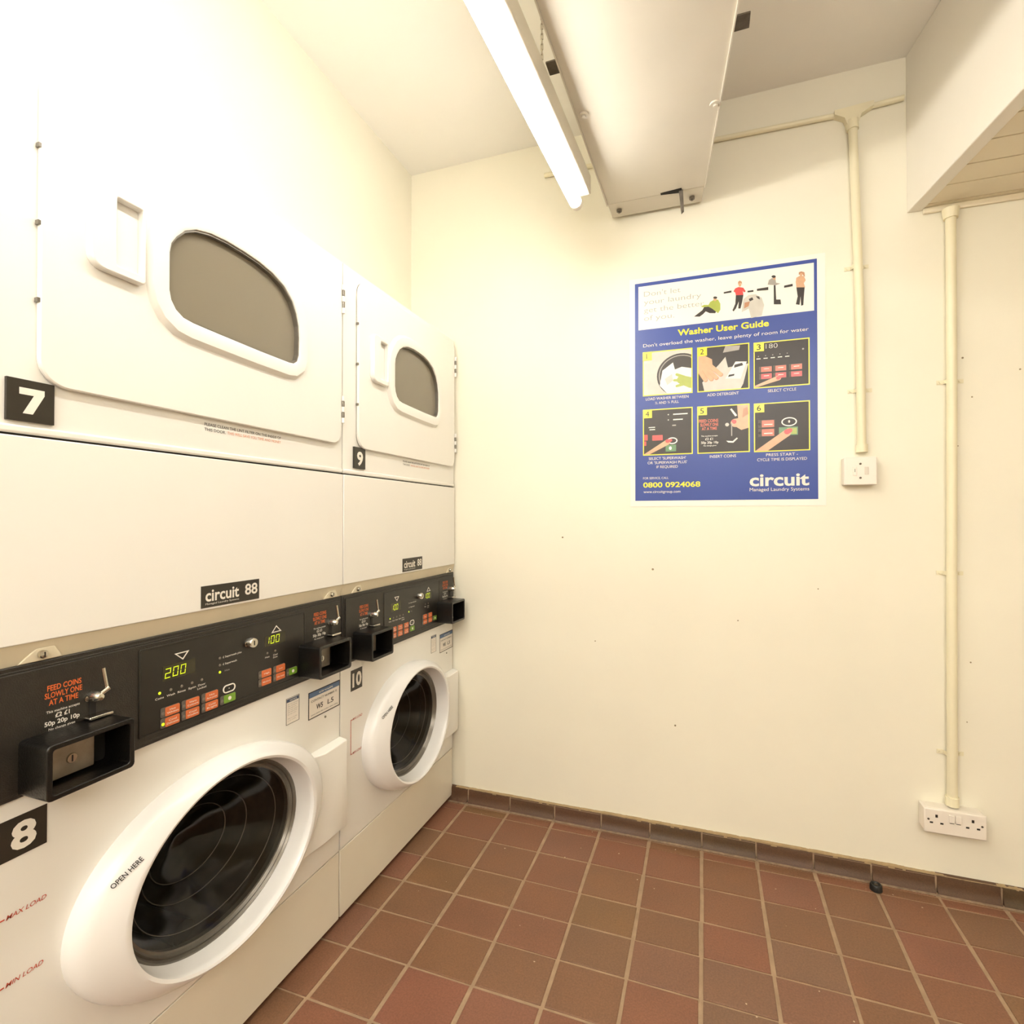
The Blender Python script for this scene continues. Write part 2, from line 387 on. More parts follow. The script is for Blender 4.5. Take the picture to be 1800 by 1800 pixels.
def coin_station(root, L, z, lx, sgn=0):
    """black hooded coin cup L..L+.113 with the steel plate in it, the coin lever above, and the printed instructions"""
    cup = MB()
    Lw, H, D = .113, .072, .066
    o = rrect(L, z, L+Lw, z+H, .006, 3); i = rrect(L+.007, z+.007, L+Lw-.007, z+H-.007, .004, 3)
    cup.frame(o, i, O0, RX, UZ, NX, .004, D)
    c = cup.build('coin_cup', bbox_m, root, bevel=.0012)
    pl = MB(); pl.box((.0095, L+.007, z+.007), (.0125, L+Lw-.007, z+H-.007))
    p = pl.build('back_plate', gap_m, c)
    pl = MB(); pl.prism(rrect(L+.008, z+.011, L+.080, z+.062, .002, 2), O0, RX, UZ, NX, .0125, .030)
    p = pl.build('coin_drawer', coin_m, c, bevel=.0008)
    lab(p, 'worn steel coin drawer front inside the black cup')
    k = MB(); k.lathe([(0.0001, .0325), (.0062, .0325), (.0068, .0315), (.0068, .029)], (0, L+.050, z+.033), RX, UZ, NX, 1, 1, 20); k.box((.0322, L+.0491, z+.0285), (.0328, L+.0509, z+.0375), 1)
    k.build('drawer_lock', [steel_m, slot_m], c, smooth=True)
    # lever: pivot boss, slot plate, lever arm
    m = MB()
    m.prism(rrect(lx-.004, z+.072+.001, lx+.004, z+.110, .001, 2), O0, RX, UZ, NX, .0085, .0102, 1)     # coin slot
    m.build('coin_slot', [steel_m, gap_m], root)
    m = MB()
    m.lathe([(0.0001, .030), (.0045, .029), (.0075, .024), (.0085, .017), (.0085, .0085)], (0, lx-.001, z+.104), RX, UZ, NX, 1, 1, 24)
    m.cyl((.022, lx-.004, z+.104), (.026, lx+.012, z+.114), .0032)
    m.cyl((.024, lx+.0105, z+.112), (.022, lx+.006, z+.144), .0026)
    m.lathe([(0.0001, .012), (.004, .012), (.004, .0085)], (0, lx-.008, z+.102), RX, UZ, NX, 1, 1, 16)
    lev = m.build('coin_lever', steel_m, root, smooth=True)
    m = MB(); m.prism(rrect(lx-.014, z+.0735, lx+.019, z+.0775, .0018, 3), O0, RX, UZ, NX, .0085, .026)
    m.build('slot_lip', steel_m, root, bevel=.0008)
    tx = lx-.062
    m = MB()
    for n_, (s, a, b, zz) in enumerate((('FEED COINS', .004, .047, .1270), ('SLOWLY ONE', .001, .048, .1170), ('AT A TIME', .006, .043, .1070))):
        put_text(m, s, tx+a, tx+b, z+zz, .0078, O0, RX, UZ, NX, .0086, bold=.02)
    lab(m.build('lettering', ink_o, root), 'orange FEED COINS SLOWLY ONE AT A TIME')
    m = MB()
    for (s, a, b, zz, hh, bo) in (('This machine accepts', .003, .045, .0965, .0036, .005), ('£2 £1', .014, .032, .0885, .0062, .02), ('50p 20p 10p', .001, .045, .0795, .0062, .02), ('No change given', .006, .039, .0725, .0036, .005)):
        put_text(m, s, tx+a, tx+b, z+zz, hh, O0, RX, UZ, NX, .0086, bold=bo)
    lab(m.build('lettering', ink_w, root), 'small white coin value list')
    return c

def button(root, x, z, w, h, m, words, top=None, dot=True, lit=False):
    b = MB(); b.prism(rrect(x, z, x+w, z+h, .0025, 3), O0, RX, UZ, NX, .0093, .0104)
    bb = b.build('button', btn_grey, root)
    q = MB(); q.prism(rrect(x+w*.22, z+.0006, x+w-.0006, z+h-.0006, .002, 3), O0, RX, UZ, NX, .0104, .0114); q.build('button_cap', m, bb)
    if words:
        q = MB(); n = len(words)
        for i, s in enumerate(words):
            ww = min(w*.62, w*.105*len(s)); cx = x+w*.60
            put_text(q, s, cx-ww/2, cx+ww/2, z+h*.5+(n/2-1-i)*h*.30+(h*.06), h*.19, O0, RX, UZ, NX, .0116, bold=.01)
        q.build('button_lettering', ink_w, bb)
    if dot:
        q = MB(); q.lathe([(0.0001, .0114), (.0027, .0112), (.0027, .0100)], (0, x+w*.11, z+h*.42), RX, UZ, NX, 1, 1, 12); q.build('button_lamp', led_m if lit else ledoff_m, bb)
    return bb

def make_machine(y0, sy, nums, labels, tilt=False):
    dry_no, wash_no = nums[:2]
    W = .7185
    R0 = empty('stacked_washer_dryer', (XM, y0, 0)); R0.scale = (1, sy, 1)
    tag(R0, labels, 'washing machine', 'stacked washer dryers built into the wall')
    # ---- cabinet carcass (behind the fronts) with cavities left open for drum and dryer window
    m = MB()
    m.box((-.68, .004, .030), (-.62, W-.004, 1.640))                         # back
    m.box((-.64, .004, .030), (-.014, .012, 1.640)); m.box((-.64, W-.012, .030), (-.014, W-.004, 1.640))
    m.box((-.64, .004, 1.632), (-.014, W-.004, 1.640)); m.box((-.64, .004, .030), (-.014, W-.004, .040))
    m.box((-.64, .004, .80), (-.014, W-.004, .82)); m.box((-.64, .004, 1.10), (-.014, W-.004, 1.12))
    m.build('cabinet', kick_m, R0)
    # ---- plinth panel
    m = MB(); m.prism(rrect(.0015, .014, W-.0015, .1785, .002, 2), O0, RX, UZ, NX, -.014, 0); m.build('plinth_panel', kick_m, R0, bevel=.0015)
    m = MB(); m.box((-.05, .01, 0), (-.03, W-.01, .03)); m.build('toe_recess', gap_m, R0)
    # ---- washer front: plate with an elliptical hole
    cy, cz, n = .3625, .3880, 72
    hole = [(cy+.196*math.cos(2*PI*k/n), cz+.163*math.sin(2*PI*k/n)) for k in range(n)]
    z0w, z1w = .1815, .636
    def rectpt(a):
        c, s_ = math.cos(a), math.sin(a); t = 9
        if c > 1e-9: t = min(t, (W-.0015-cy)/c)
        if c < -1e-9: t = min(t, (.0015-cy)/c)
        if s_ > 1e-9: t = min(t, (z1w-cz)/s_)
        if s_ < -1e-9: t = min(t, (z0w-cz)/s_)
        return (cy+c*t, cz+s_*t)
    angs = sorted([2*PI*k/n for k in range(n)]+[math.atan2(zc-cz, yc-cy) % (2*PI) for yc in (.0015, W-.0015) for zc in (z0w, z1w)])
    outer = [rectpt(a) for a in angs]; inner = [(cy+.196*math.cos(a), cz+.163*math.sin(a)) for a in angs]
    m = MB(); m.frame(outer, inner, O0, RX, UZ, NX, -.014, 0); m.build('washer_front', white_m, R0, bevel=.0012)
    # drum cavity
    m = MB(); m.lathe([((.192, .160), -.010), ((.200, .168), -.05), ((.215, .185), -.06), ((.215, .185), -.36), ((.06, .05), -.385), ((.0005, .0005), -.39)], (0, cy, cz), RX, UZ, NX, 1, 1, 72)
    for k in range(3):
        a = 2*PI*k/3+.5; c0 = Vector((0, cy+.200*math.cos(a), cz+.170*math.sin(a)))
        m.cyl(c0+Vector((-.08, 0, 0)), c0+Vector((-.34, 0, 0)), .022, 16)
    m.build('drum', drum_m, R0, smooth=True, recalc=False)
    # ---- washer door: ring, gasket, bowl, hinge cover
    door = MB()
    prof = [((.262, .176), .000), ((.2625, .1775), .012), ((.2595, .1775), .023), ((.252, .1765), .0325), ((.244, .1748), .0370), ((.226, .1708), .0455), ((.210, .1665), .0530), ((.204, .1635), .0545), ((.1985, .1592), .0525), ((.1955, .1565), .044), ((.190, .151), .010), ((.186, .147), -.004), ((.200, .165), -.004)]
    door.lathe(prof, (0, cy, cz), RX, UZ, NX, 1, 1, 96, close=True)
    dr = door.build('washer_door', ring_m, R0, smooth=True)
    m = MB(); hz0, hz1, hy0, hy1 = .2400, .4640, .565, .7185
    pts = [(hy0, 0), (hy0, .004), (.630, .026), (hy1-.006, .026), (hy1, .020), (hy1, 0)]
    vs = [(d, y, hz0+(.012 if d > .01 else 0)) for y, d in pts]+[(d, y, hz1-(.004 if d > .01 else 0)) for y, d in pts]; k = len(pts)
    m.add(vs, [tuple(range(k)), tuple(range(k, 2*k))[::-1]]+[(i, (i+1) % k, k+(i+1) % k, k+i) for i in range(k)])
    m.build('hinge_cover', white_m, dr, bevel=.002)
    m = MB(); m.lathe([((.191, .152), .012), ((.187, .148), .014), ((.184, .145), .008), ((.181, .142), .010), ((.178, .139), .004), ((.174, .135), .004), ((.174, .135), -.006), ((.191, .152), -.006)], (0, cy, cz), RX, UZ, NX, 1, 1, 96, close=True)
    m.build('gasket', gasket_m, dr, smooth=True)
    gl = MB(); pr = []
    for i in range(26):
        t = i/25; a = .1745*(1-t)+.0004*t; d = .004-.105*math.sin(t*PI/2)**1.1+.0007*math.sin(t*19)
        pr.append(((a, a*.775), d))
    gl.lathe(pr, (0, cy, cz), RX, UZ, NX, 1, 1, 96)
    for q_ in (.88, .64, .46):
        a = .1745*q_; t = 1-q_; d = .004-.105*math.sin(t*PI/2)**1.1+.001
        gl.lathe([((a-.0007, (a-.0007)*.775), d), ((a+.0007, (a+.0007)*.775), d+.0012), ((a+.0014, (a+.0014)*.775), d)], (0, cy, cz), RX, UZ, NX, 1, 1, 96, mi=1)
    lab(gl.build('door_glass', [wglass_m, ridge_m], dr, smooth=True, recalc=False), 'dark ridged glass bowl')
    m = MB()
    # OPEN HERE follows the ring on its upper left
    V, F = glyphs('OPEN HERE', .012)
    xa = min(v[0] for v in V); xb = max(v[0] for v in V)
    p0_, p1_ = Vector((.1440, .4645)), Vector((.1835, .4870)); dr_ = (p1_-p0_).normalized(); up_ = Vector((-dr_.y, dr_.x))
    PR_ = [(a[0], d) for a, d in prof[2:8]][::-1]
    vs = []
    for v in V:
        p = p0_+(p1_-p0_)*((v[0]-xa)/(xb-xa))+up_*(v[1]/.73*.0070)
        q = Vector((p.x-cy, (p.y-cz)*1.27)).length; d = PR_[-1][1]
        for (ra, da), (rb, db) in zip(PR_[:-1], PR_[1:]):
            if ra <= q <= rb: d = da+(db-da)*(q-ra)/(rb-ra)
        vs.append((d+.0016, p.x, p.y))
    m.add(vs, F); lab(m.build('door_lettering', ink_k, dr), 'OPEN HERE')
    # ---- load marks
    lm = nums[4]; m = MB(); m.box((.0002, lm, .398), (.0006, lm+.0018, .4875))
    m.box((.0002, lm, .4858), (.0006, lm+.0075, .4875)); m.box((.0002, lm, .3985), (.0006, lm+.0075, .4002))
    m.build('load_mark', ink_r, R0)
    m = MB(); put_text(m, 'MAX LOAD', lm+.009, lm+.054, .4840, .0062, O0, RX, UZ, NX, .0006, .008, .25); put_text(m, 'MIN LOAD', lm+.009, lm+.051, .3970, .0062, O0, RX, UZ, NX, .0006, .008, .25)
    lab(m.build('lettering', ink_r, R0), 'red MAX LOAD and MIN LOAD')
    # ---- black console
    zc0, zc1 = .637, .8115
    m = MB(); m.prism(rrect(.001, zc0, W-.001, zc1, .003, 2), O0, RX, UZ, NX, -.014, .004); m.build('console', black_m, R0, bevel=.0015)
    m = MB()
    m.frame(rrect(.007, zc0+.006, W-.007, zc1-.006, .005, 3), rrect(.012, zc0+.011, W-.012, zc1-.011, .004, 3), O0, RX, UZ, NX, .003, .0055); m.prism(rrect(.012, zc0+.009, W-.012, zc1-.009, .004, 3), O0, RX, UZ, NX, .003, .0083)
    con = m.build('console_fascia', black_m, R0, bevel=.0008)
    ov0 = (.2035, .662, .582, .796)
    m = MB(); m.frame(rrect(ov0[0], ov0[1]-.008, ov0[2], ov0[3], .004, 3), rrect(ov0[0]+.003, ov0[1]-.005, ov0[2]-.003, ov0[3]-.003, .003, 3), O0, RX, UZ, NX, .008, .0098)
    m.prism(rrect(ov0[0]+.003, ov0[1]-.005, ov0[2]-.003, ov0[3]-.003, .003, 3), O0, RX, UZ, NX, .008, .0090)
    ov = m.build('control_overlay', inset_m, R0, bevel=.0005)
    # displays
    for (a, b, z0, z1, txt, tx) in ((.243, .304, .7345, .7600, nums[2], .2465), (.4640, .521, .7415, .7640, nums[3], .4650)):
        m = MB(); m.prism(rrect(a, z0, b, z1, .001, 2), O0, RX, UZ, NX, .0088, .0094); dsp = m.build('display', lcd_m, R0)
        m = MB()
        for i, ch in enumerate(txt): seven(m, ch, tx+i*.0140-(.006 if (txt[0] == '1' and i == 0) else 0)*0, z0+.0042, .0098, .0160, O0, RX, UZ, NX, .0096)
        lab(m.build('display_digits', seg_m, dsp), 'glowing yellow green '+txt)
    m = MB(); m.frame([(.264, .7760), (.280, .7625), (.292, .7760)], [(.2683, .7743), (.2797, .7650), (.2880, .7743)], O0, RX, UZ, NX, .0088, .0094)
    lab(m.build('arrow_mark', ink_w, R0), 'white outlined triangle pointing down')
    m = MB(); m.frame([(.482, .7670), (.4955, .7810), (.510, .7670)], [(.4860, .7687), (.4955, .7785), (.5058, .7687)], O0, RX, UZ, NX, .0088, .0094)
    lab(m.build('arrow_mark', ink_w, R0), 'white outlined triangle pointing up')
    # lock
    m = MB(); m.lathe([(.0001, .022), (.0085, .022), (.0100, .020), (.0105, .0088)], (0, .4245, .7605), RX, UZ, NX, 1, 1, 28); m.box((.0222, .4236, .7560), (.0226, .4254, .7650), 1)
    m.frame(rrect(.4100, .7555, .4240, .7640, .002, 2), rrect(.4120, .7570, .4220, .7625, .001, 2), O0, RX, UZ, NX, .010, .013)
    m.build('console_lock', [steel_m, slot_m], R0, smooth=True)
    # indicators
    for i, (y, s) in enumerate(((.238, 'Coins'), (.258, 'Wash'), (.278, 'Rinse'), (.298, 'Spin'), (.3175, 'Door'))):
        m = MB(); m.lathe([(.0001, .0102), (.0024, .0098), (.0024, .0088)], (0, y, .7175), RX, UZ, NX, 1, 1, 12)
        il = m.build('indicator_lamp', led_m if i == 0 else ledoff_m, R0)
        m = MB(); put_text(m, s, y-.0075, y+.0075, .7075, .0036, O0, RX, UZ, NX, .0093, .006)
        if s == 'Door': put_text(m, 'Locked', y-.009, y+.009, .7018, .0036, O0, RX, UZ, NX, .0093, .006)
        m.build('lamp_lettering', ink_w, il)
    for i, (y, s) in enumerate(((.471, 'Heat'), (.493, 'Cool'))):
        m = MB(); m.lathe([(.0001, .0102), (.0022, .0098), (.0022, .0088)], (0, y, .7285), RX, UZ, NX, 1, 1, 12)
        il = m.build('indicator_lamp', ledoff_m, R0)
        m = MB(); put_text(m, s, y-.006, y+.006, .7190, .0034, O0, RX, UZ, NX, .0093, .006)
        if i: put_text(m, 'Down', y-.006, y+.006, .7140, .0034, O0, RX, UZ, NX, .0093, .006)
        m.build('lamp_lettering', ink_w, il)
    for i, (zz, s, mm) in enumerate(((.7465, '£ Superwash plus', ledoff_m), (.7335, '£ Superwash', ledoff_m), (.7205, 'Hot', led_m))):
        m = MB(); m.lathe([(.0001, .0102), (.0024, .0098), (.0024, .0088)], (0, .3555, zz), RX, UZ, NX, 1, 1, 12)
        il = m.build('indicator_lamp', mm, R0)
        m = MB(); put_text(m, s, .3620 if i < 2 else .3665, (.4050, .3940, .3775)[i], zz-.0016, .0036, O0, RX, UZ, NX, .0093, .006)
        m.build('lamp_lettering', ink_w if i < 2 else ink_g, il)
    # buttons
    names = [[('HOT', 'WASH'), ('BRIGHT', 'COLOURS')], [('WARM', 'WHITES'), ('WARM', 'COLOURS')], [('COLD', 'WASH'), ('PERM', 'PRESS')]]
    names = [[('Hot', 'Whites'), ('Cool', 'Delicates')], [('Warm', 'Colours'), ('Cool', 'Woollens')], [('Hot', 'Perm press'), ('Cold', 'Bright')]]
    for c_, x in enumerate((.2395, .2775, .3165)):
        for r_ in range(2):
            button(R0, x, .6755-.0175*r_, .034, .0160, btn_o, names[c_][r_], lit=(c_ == 0 and r_ == 1))
    for c_, x in enumerate((.4475, .4865)):
        for r_ in range(2):
            button(R0, x, .6815-.0165*r_, .033, .0152, btn_o, (('High',), ('Medium',), ('Low',), ('No heat',))[c_*2+r_])
    b = button(R0, .3560, .6590, .034, .0160, btn_g, None); m = MB(); m.lathe([(.0001, .0119), (.0036, .0119), (.0036, .0112)], (0, .3760, .6670), RX, UZ, NX, 1, 1, 16); m.build('start_mark', ink_w, b)
    lab(b, 'green start button'); 
    b = button(R0, .5245, .6660, .031, .0152, btn_g, None); m = MB(); m.lathe([(.0001, .0119), (.0034, .0119), (.0034, .0112)], (0, .5425, .6735), RX, UZ, NX, 1, 1, 16); m.build('start_mark', ink_w, b)
    lab(b, 'green start button')
    m = MB(); m.frame(rrect(.3625, .6775, .3905, .6925, .0074, 6), rrect(.3645, .6795, .3885, .6905, .0054, 6), O0, RX, UZ, NX, .0088, .0102)
    m.prism([(.3757, .6842), (.3773, .6842), (.3773, .6858), (.3757, .6858)], O0, RX, UZ, NX, .0088, .0096)
    lab(m.build('button', ink_w, R0), 'oval white outlined button')
    # coin stations
    coin_station(R0, .0440, .6420, .1345, 0)
    coin_station(R0, .5620, .6520, .6700, 0)
    # ---- beige strip, sloping back under the upper cabinet
    m = MB(); m.hexa([(-.030, 0, .8115), (-.001, 0, .8115), (-.001, W, .8115), (-.030, W, .8115)], [(-.020, 0, .8395), (.0065, 0, .8395), (.0065, W, .8395), (-.020, W, .8395)])
    st = m.build('trim_strip', strip_m, R0)
    for y in (.072, .679):
        m = MB()
        m.lathe([(.0001, .0115), (.0045, .0110), (.0055, .0085), (.0055, 0)], (0, y, .8210), RX, UZ, NX, 1, 1, 20); m.box((.0112, y-.0008, .8175), (.0117, y+.0008, .8245), 1)
        m.build('screw', [steel_m, slot_m], st, smooth=True)
        m = MB(); m.prism([(y-.027, .8120), (y+.027, .8120), (y+.016, .8300), (y-.006, .8300)], O0, RX, UZ, NX, 0, .0040); m.build('screw_pad', strip_m, st, bevel=.0015)
    # ---- upper fascia (service panel)
    m = MB(); m.prism(rrect(.0012, .8395, W-.0012, 1.1145, .002, 2), O0, RX, UZ, NX, -.014, .008); m.build('service_panel', white_m, R0, bevel=.0018)
    m = MB(); m.box((-.014, .002, 1.1140), (.002, W-.002, 1.1180)); m.build('shadow_gap', gap_m, R0)
    # ---- dryer front frame with window opening, dryer door
    A = D_OUT; hole2 = offs(A, .014)
    dz0, dz1 = 1.1180, 1.6450
    m = MB()
    # frame built as four boxes around the door opening
    ol, orr, ob, ot = .110, .660, 1.235, 1.590
    m.box((-.014, .0012, dz0), (.004, W-.0012, ob)); m.box((-.014, .0012, ot), (.004, W-.0012, dz1)); m.box((-.014, .0012, ob), (.004, ol, ot)); m.box((-.014, orr, ob), (.004, W-.0012, ot))
    m.build('dryer_front', white_m, R0)
    m = MB(); m.prism([(.0012, 1.1178), (W-.0012, 1.1178), (W-.0012, 1.1290), (.0012, 1.1290)], O0, RX, UZ, NX, .0, .0075); m.build('front_lip', white_m, R0, bevel=.003)
    do = rrect(.0610, 1.1870, .7040, 1.6280, .03, 8, rs=(.036, .030, .022, .040))
    # door plate as ring between outline and window, matching counts by angle
    c0 = (.39, 1.43)
    def at_angle(poly, a):
        best = None; dx, dz = math.cos(a), math.sin(a)
        n_ = len(poly)
        for i in range(n_):
            p, q = poly[i], poly[(i+1) % n_]
            ex, ez = q[0]-p[0], q[1]-p[1]; den = dx*ez-dz*ex
            if abs(den) < 1e-12: continue
            t = ((p[0]-c0[0])*ez-(p[1]-c0[1])*ex)/den; u = ((p[0]-c0[0])*dz-(p[1]-c0[1])*dx)/den
            if t > 0 and -1e-6 <= u <= 1+1e-6 and (best is None or t > best): best = t
        return (c0[0]+dx*best, c0[1]+dz*best)
    AA = sorted(set([round(math.atan2(p[1]-c0[1], p[0]-c0[0]), 5) for p in do+A]))
    m = MB(); m.frame([at_angle(do, a) for a in AA], [at_angle(A, a) for a in AA], O0, RX, UZ, NX, .0055, .0135)
    dd = m.build('dryer_door', white_m, R0, bevel=.0022)
    m = MB(); m.frame(rrect(.0640, 1.190, .7010, 1.625, .03, 8), rrect(.0760, 1.202, .690, 1.613, .025, 8), O0, RX, UZ, NX, .0038, .0056)
    m.build('door_seal', gasket_m, dd)
    # raised bezel round the window
    B1, B2, B3 = offs(A, .034), offs(A, .026), offs(A, .004)
    m = MB(); nn_ = len(A)
    P3 = lambda p, d: (d, p[0], p[1])
    A5 = offs(A, -.0005)
    vs = [P3(p, .0130) for p in B1]+[P3(p, .0225) for p in B2]+[P3(p, .0250) for p in B3]+[P3(p, .0230) for p in A]+[P3(p, .004) for p in A5]
    fs = []
    for k in range(4):
        for i in range(nn_): j = (i+1) % nn_; fs.append((k*nn_+i, k*nn_+j, (k+1)*nn_+j, (k+1)*nn_+i))
    m.add(vs, fs); m.build('window_bezel', white_m, dd, smooth=True)
    m = MB(); m.frame(offs(A, .0005), offs(A, -.0035), O0, RX, UZ, NX, .008, .020); m.build('window_gasket', gasket_m, dd)
    m = MB(); m.flat(A, O0, RX, UZ, NX, .010); lab(m.build('door_glass', dglass_m, dd, recalc=False), 'grey brown dryer window pane')
    # dryer interior
    m = MB(); m.lathe([((.205, .118), .002), ((.215, .128), -.03), ((.26, .20), -.05), ((.26, .20), -.30), ((.0005, .0005), -.30)], (0, .393, 1.428), RX, UZ, NX, 1, 1, 64)
    m.build('dryer_drum', dryer_in_m, R0, smooth=True, recalc=False)
    # handle: raised pull with a finger pocket
    m = MB()
    ho = rrect(.1165, 1.372, .1975, 1.500, .008, 4, rs=(.020, .006, .012, .012)); hi = rrect(.1530, 1.386, .1930, 1.4880, .003, 4)
    hc = (.173, 1.436)
    def ata(poly, a, c):
        dx, dz = math.cos(a), math.sin(a); best = 0; n_ = len(poly)
        for i in range(n_):
            p, q = poly[i], poly[(i+1) % n_]; ex, ez = q[0]-p[0], q[1]-p[1]; den = dx*ez-dz*ex
            if abs(den) < 1e-12: continue
            t = ((p[0]-c[0])*ez-(p[1]-c[1])*ex)/den; u = ((p[0]-c[0])*dz-(p[1]-c[1])*dx)/den
            if t > 0 and -1e-6 <= u <= 1+1e-6: best = max(best, t)
        return (c[0]+dx*best, c[1]+dz*best)
    HA = sorted(set([round(math.atan2(p[1]-hc[1], p[0]-hc[0]), 5) for p in ho+hi]))
    m.frame([ata(ho, a, hc) for a in HA], [ata(hi, a, hc) for a in HA], O0, RX, UZ, NX, .0130, .027)
    m.build('door_handle', white_m, dd, bevel=.003)
    # hinges
    for (z0, z1) in ((1.512, 1.584), (1.240, 1.308)):
        m = MB(); hh = (z1-z0)/5
        for k in range(5): m.cyl((.0145, .7085, z0+k*hh+.0006), (.0145, .7085, z0+(k+1)*hh-.0006), .0042 if k % 2 == 0 else .0036, 12, 0 if k % 2 == 0 else 1)
        m.build('hinge', [white_m, gasket_m], R0, smooth=True)
    for z in (1.30, 1.405, 1.51):
        m = MB(); m.box((.006, .0585, z-.003), (.013, .0618, z+.003)); m.build('door_catch', gasket_m, dd)
    # ---- signs
    for (txt, l0, z0, x0, x1) in ((dry_no, nums[4], 1.1340, .014, .040), (wash_no, nums[4], .5600, .012, .042)):
        zt = .0555 if txt == dry_no else .0530
        d = .0046 if txt == dry_no else .0003
        if txt == wash_no: z0 = .5600
        m = MB(); m.prism([(l0, z0), (l0+.0545, z0), (l0+.0545, z0+zt), (l0, z0+zt)], O0, RX, UZ, NX, d-.0003, d+.0006+(.0035 if txt == dry_no else 0)); sg = m.build('number_plate', sign_m, R0)
        m = MB(); d2 = d+.0010+(.0035 if txt == dry_no else 0)
        if len(txt) == 2: put_text(m, txt, l0+.006, l0+.050, z0+.010, .035, O0, RX, UZ, NX, d2, .035)
        elif txt == '7': m.flat([(l0+.0135, z0+.0445), (l0+.0135, z0+.0355), (l0+.0300, z0+.0355), (l0+.0175, z0+.0105), (l0+.0290, z0+.0105), (l0+.0425, z0+.0375), (l0+.0425, z0+.0445)], O0, RX, UZ, NX, d2)
        else: put_text(m, txt, l0+.013, l0+.042, z0+.010, .035, O0, RX, UZ, NX, d2, .035)
        lab(m.build('numeral', ink_w, sg), 'white numeral '+txt)
        lab(sg, 'black number plate '+txt)
    m = MB(); m.prism([(.3155, .8440), (.4490, .8440), (.4490, .8835), (.3155, .8835)], O0, RX, UZ, NX, .0079, .0088); bd = m.build('badge', sign_m, R0)
    m = MB(); put_text(m, 'circuit', .3240, .3985, .8555, .0220, O0, RX, UZ, NX, .0092, .022); put_text(m, '88', .4130, .4440, .8560, .0215, O0, RX, UZ, NX, .0092, .02)
    put_text(m, 'Managed Laundry Systems', .3240, .3985, .8490, .0034, O0, RX, UZ, NX, .0092, .0)
    lab(m.build('badge_lettering', ink_w, bd), 'white circuit 88'); lab(bd, 'black badge reading circuit 88')
    m = MB(); put_text(m, 'PLEASE CLEAN THE LINT FILTER ON THE INSIDE OF', .324, .511, 1.1735, .0056, O0, RX, UZ, NX, .0046, .0)
    put_text(m, 'THIS DOOR.', .324, .370, 1.1645, .0056, O0, RX, UZ, NX, .0046, .0)
    lab(m.build('lettering', ink_k, R0), 'black lint filter notice')
    m = MB(); put_text(m, 'THIS WILL SAVE YOU TIME AND MONEY', .374, .511, 1.1645, .0056, O0, RX, UZ, NX, .0046, .0)
    lab(m.build('lettering', pm('faded_orange_print', (226, 150, 110), var=.03), R0), 'faded orange save you time and money line')
    # ---- paper labels on the washer front
    m = MB(); m.prism([(.534, .5560), (.5745, .5560), (.5745, .6130), (.534, .6130)], O0, RX, UZ, NX, 0, .0006, 0)
    m.frame([(.534, .5560), (.5745, .5560), (.5745, .6130), (.534, .6130)], [(.535, .5567), (.5735, .5567), (.5735, .6123), (.535, .6123)], O0, RX, UZ, NX, .0004, .0009, 1)
    m.prism([(.536, .6040), (.5725, .6040), (.5725, .6110), (.536, .6110)], O0, RX, UZ, NX, .0004, .0009, 2)
    la = m.build('instruction_label', [sock_m, ink_k, pm('navy_print', (70, 84, 110), var=.03)], R0)
    m = MB(); put_text(m, 'NOTICE', .545, .566, .6055, .0038, O0, RX, UZ, NX, .0011, .01)
    lab(m.build('label_lettering', ink_w, la), 'white heading')
    m = MB()
    for i, s in enumerate(('Do not overload', 'this machine', 'always leave room', 'for the water', 'DO NOT DYE', 'any item in this', 'washer', 'Report faults', 'to the number', 'shown')):
        if i in (6, 9): continue
        put_text(m, s, .5385, .570-(i % 3)*.003, .5985-i*.0044, .0020, O0, RX, UZ, NX, .0011, .0)
    m.build('label_lettering', ink_g, la)
    lo = [(.604, .5420), (.717, .5420), (.717, .6045), (.604, .6045)]
    m = MB(); m.prism(lo, O0, RX, UZ, NX, 0, .0006, 0); m.frame(lo, [(.6065, .5440), (.7145, .5440), (.7145, .6025), (.6065, .6025)], O0, RX, UZ, NX, .0004, .0009, 1)
    m.prism([(.6065, .5910), (.7145, .5910), (.7145, .6025), (.6065, .6025)], O0, RX, UZ, NX, .0004, .0010, 2)
    lb = m.build('service_label', [sock_m, ink_k, pm('blue_print', (92, 116, 150), var=.03)], R0)
    m = MB(); put_text(m, 'OUT OF ORDER', .640, .695, .5945, .0050, O0, RX, UZ, NX, .0013, .01) if 0 else put_text(m, 'circuit', .640, .690, .5945, .0050, O0, RX, UZ, NX, .0013, .01)
    m.build('label_lettering', ink_w, lb)
    m = MB(); put_text(m, 'CONTACT NUMBER IS', .613, .705, .5795, .0052, O0, RX, UZ, NX, .0011, .0); put_text(m, 'W5', .630, .653, .5590, .0120, O0, RX, UZ, NX, .0011, .02, .1); put_text(m, 'L5', .670, .692, .5590, .0120, O0, RX, UZ, NX, .0011, .005, .1)
    put_text(m, 'please quote this number when calling', .613, .708, .5490, .0030, O0, RX, UZ, NX, .0011, .0)
    m.build('label_lettering', ink_k, lb)
    m = MB(); m.lathe([(.0001, .0022), (.0026, .0018), (.0026, -.001)], (0, .663, .5310), RX, UZ, NX, 1, 1, 12); m.build('rivet', gasket_m, R0)
    return R0

Y_NEAR, Y_SEAM = -1.3648, -.6448
make_machine(Y_NEAR, 1.0, ('7', '8', '200', '100', .0275), 'near white stacked washer and dryer numbered 7 above 8, at left edge')
make_machine(Y_SEAM, .888, ('9', '10', '100', '100', .0475), 'far white stacked washer and dryer numbered 9 above 10, beside the back wall')

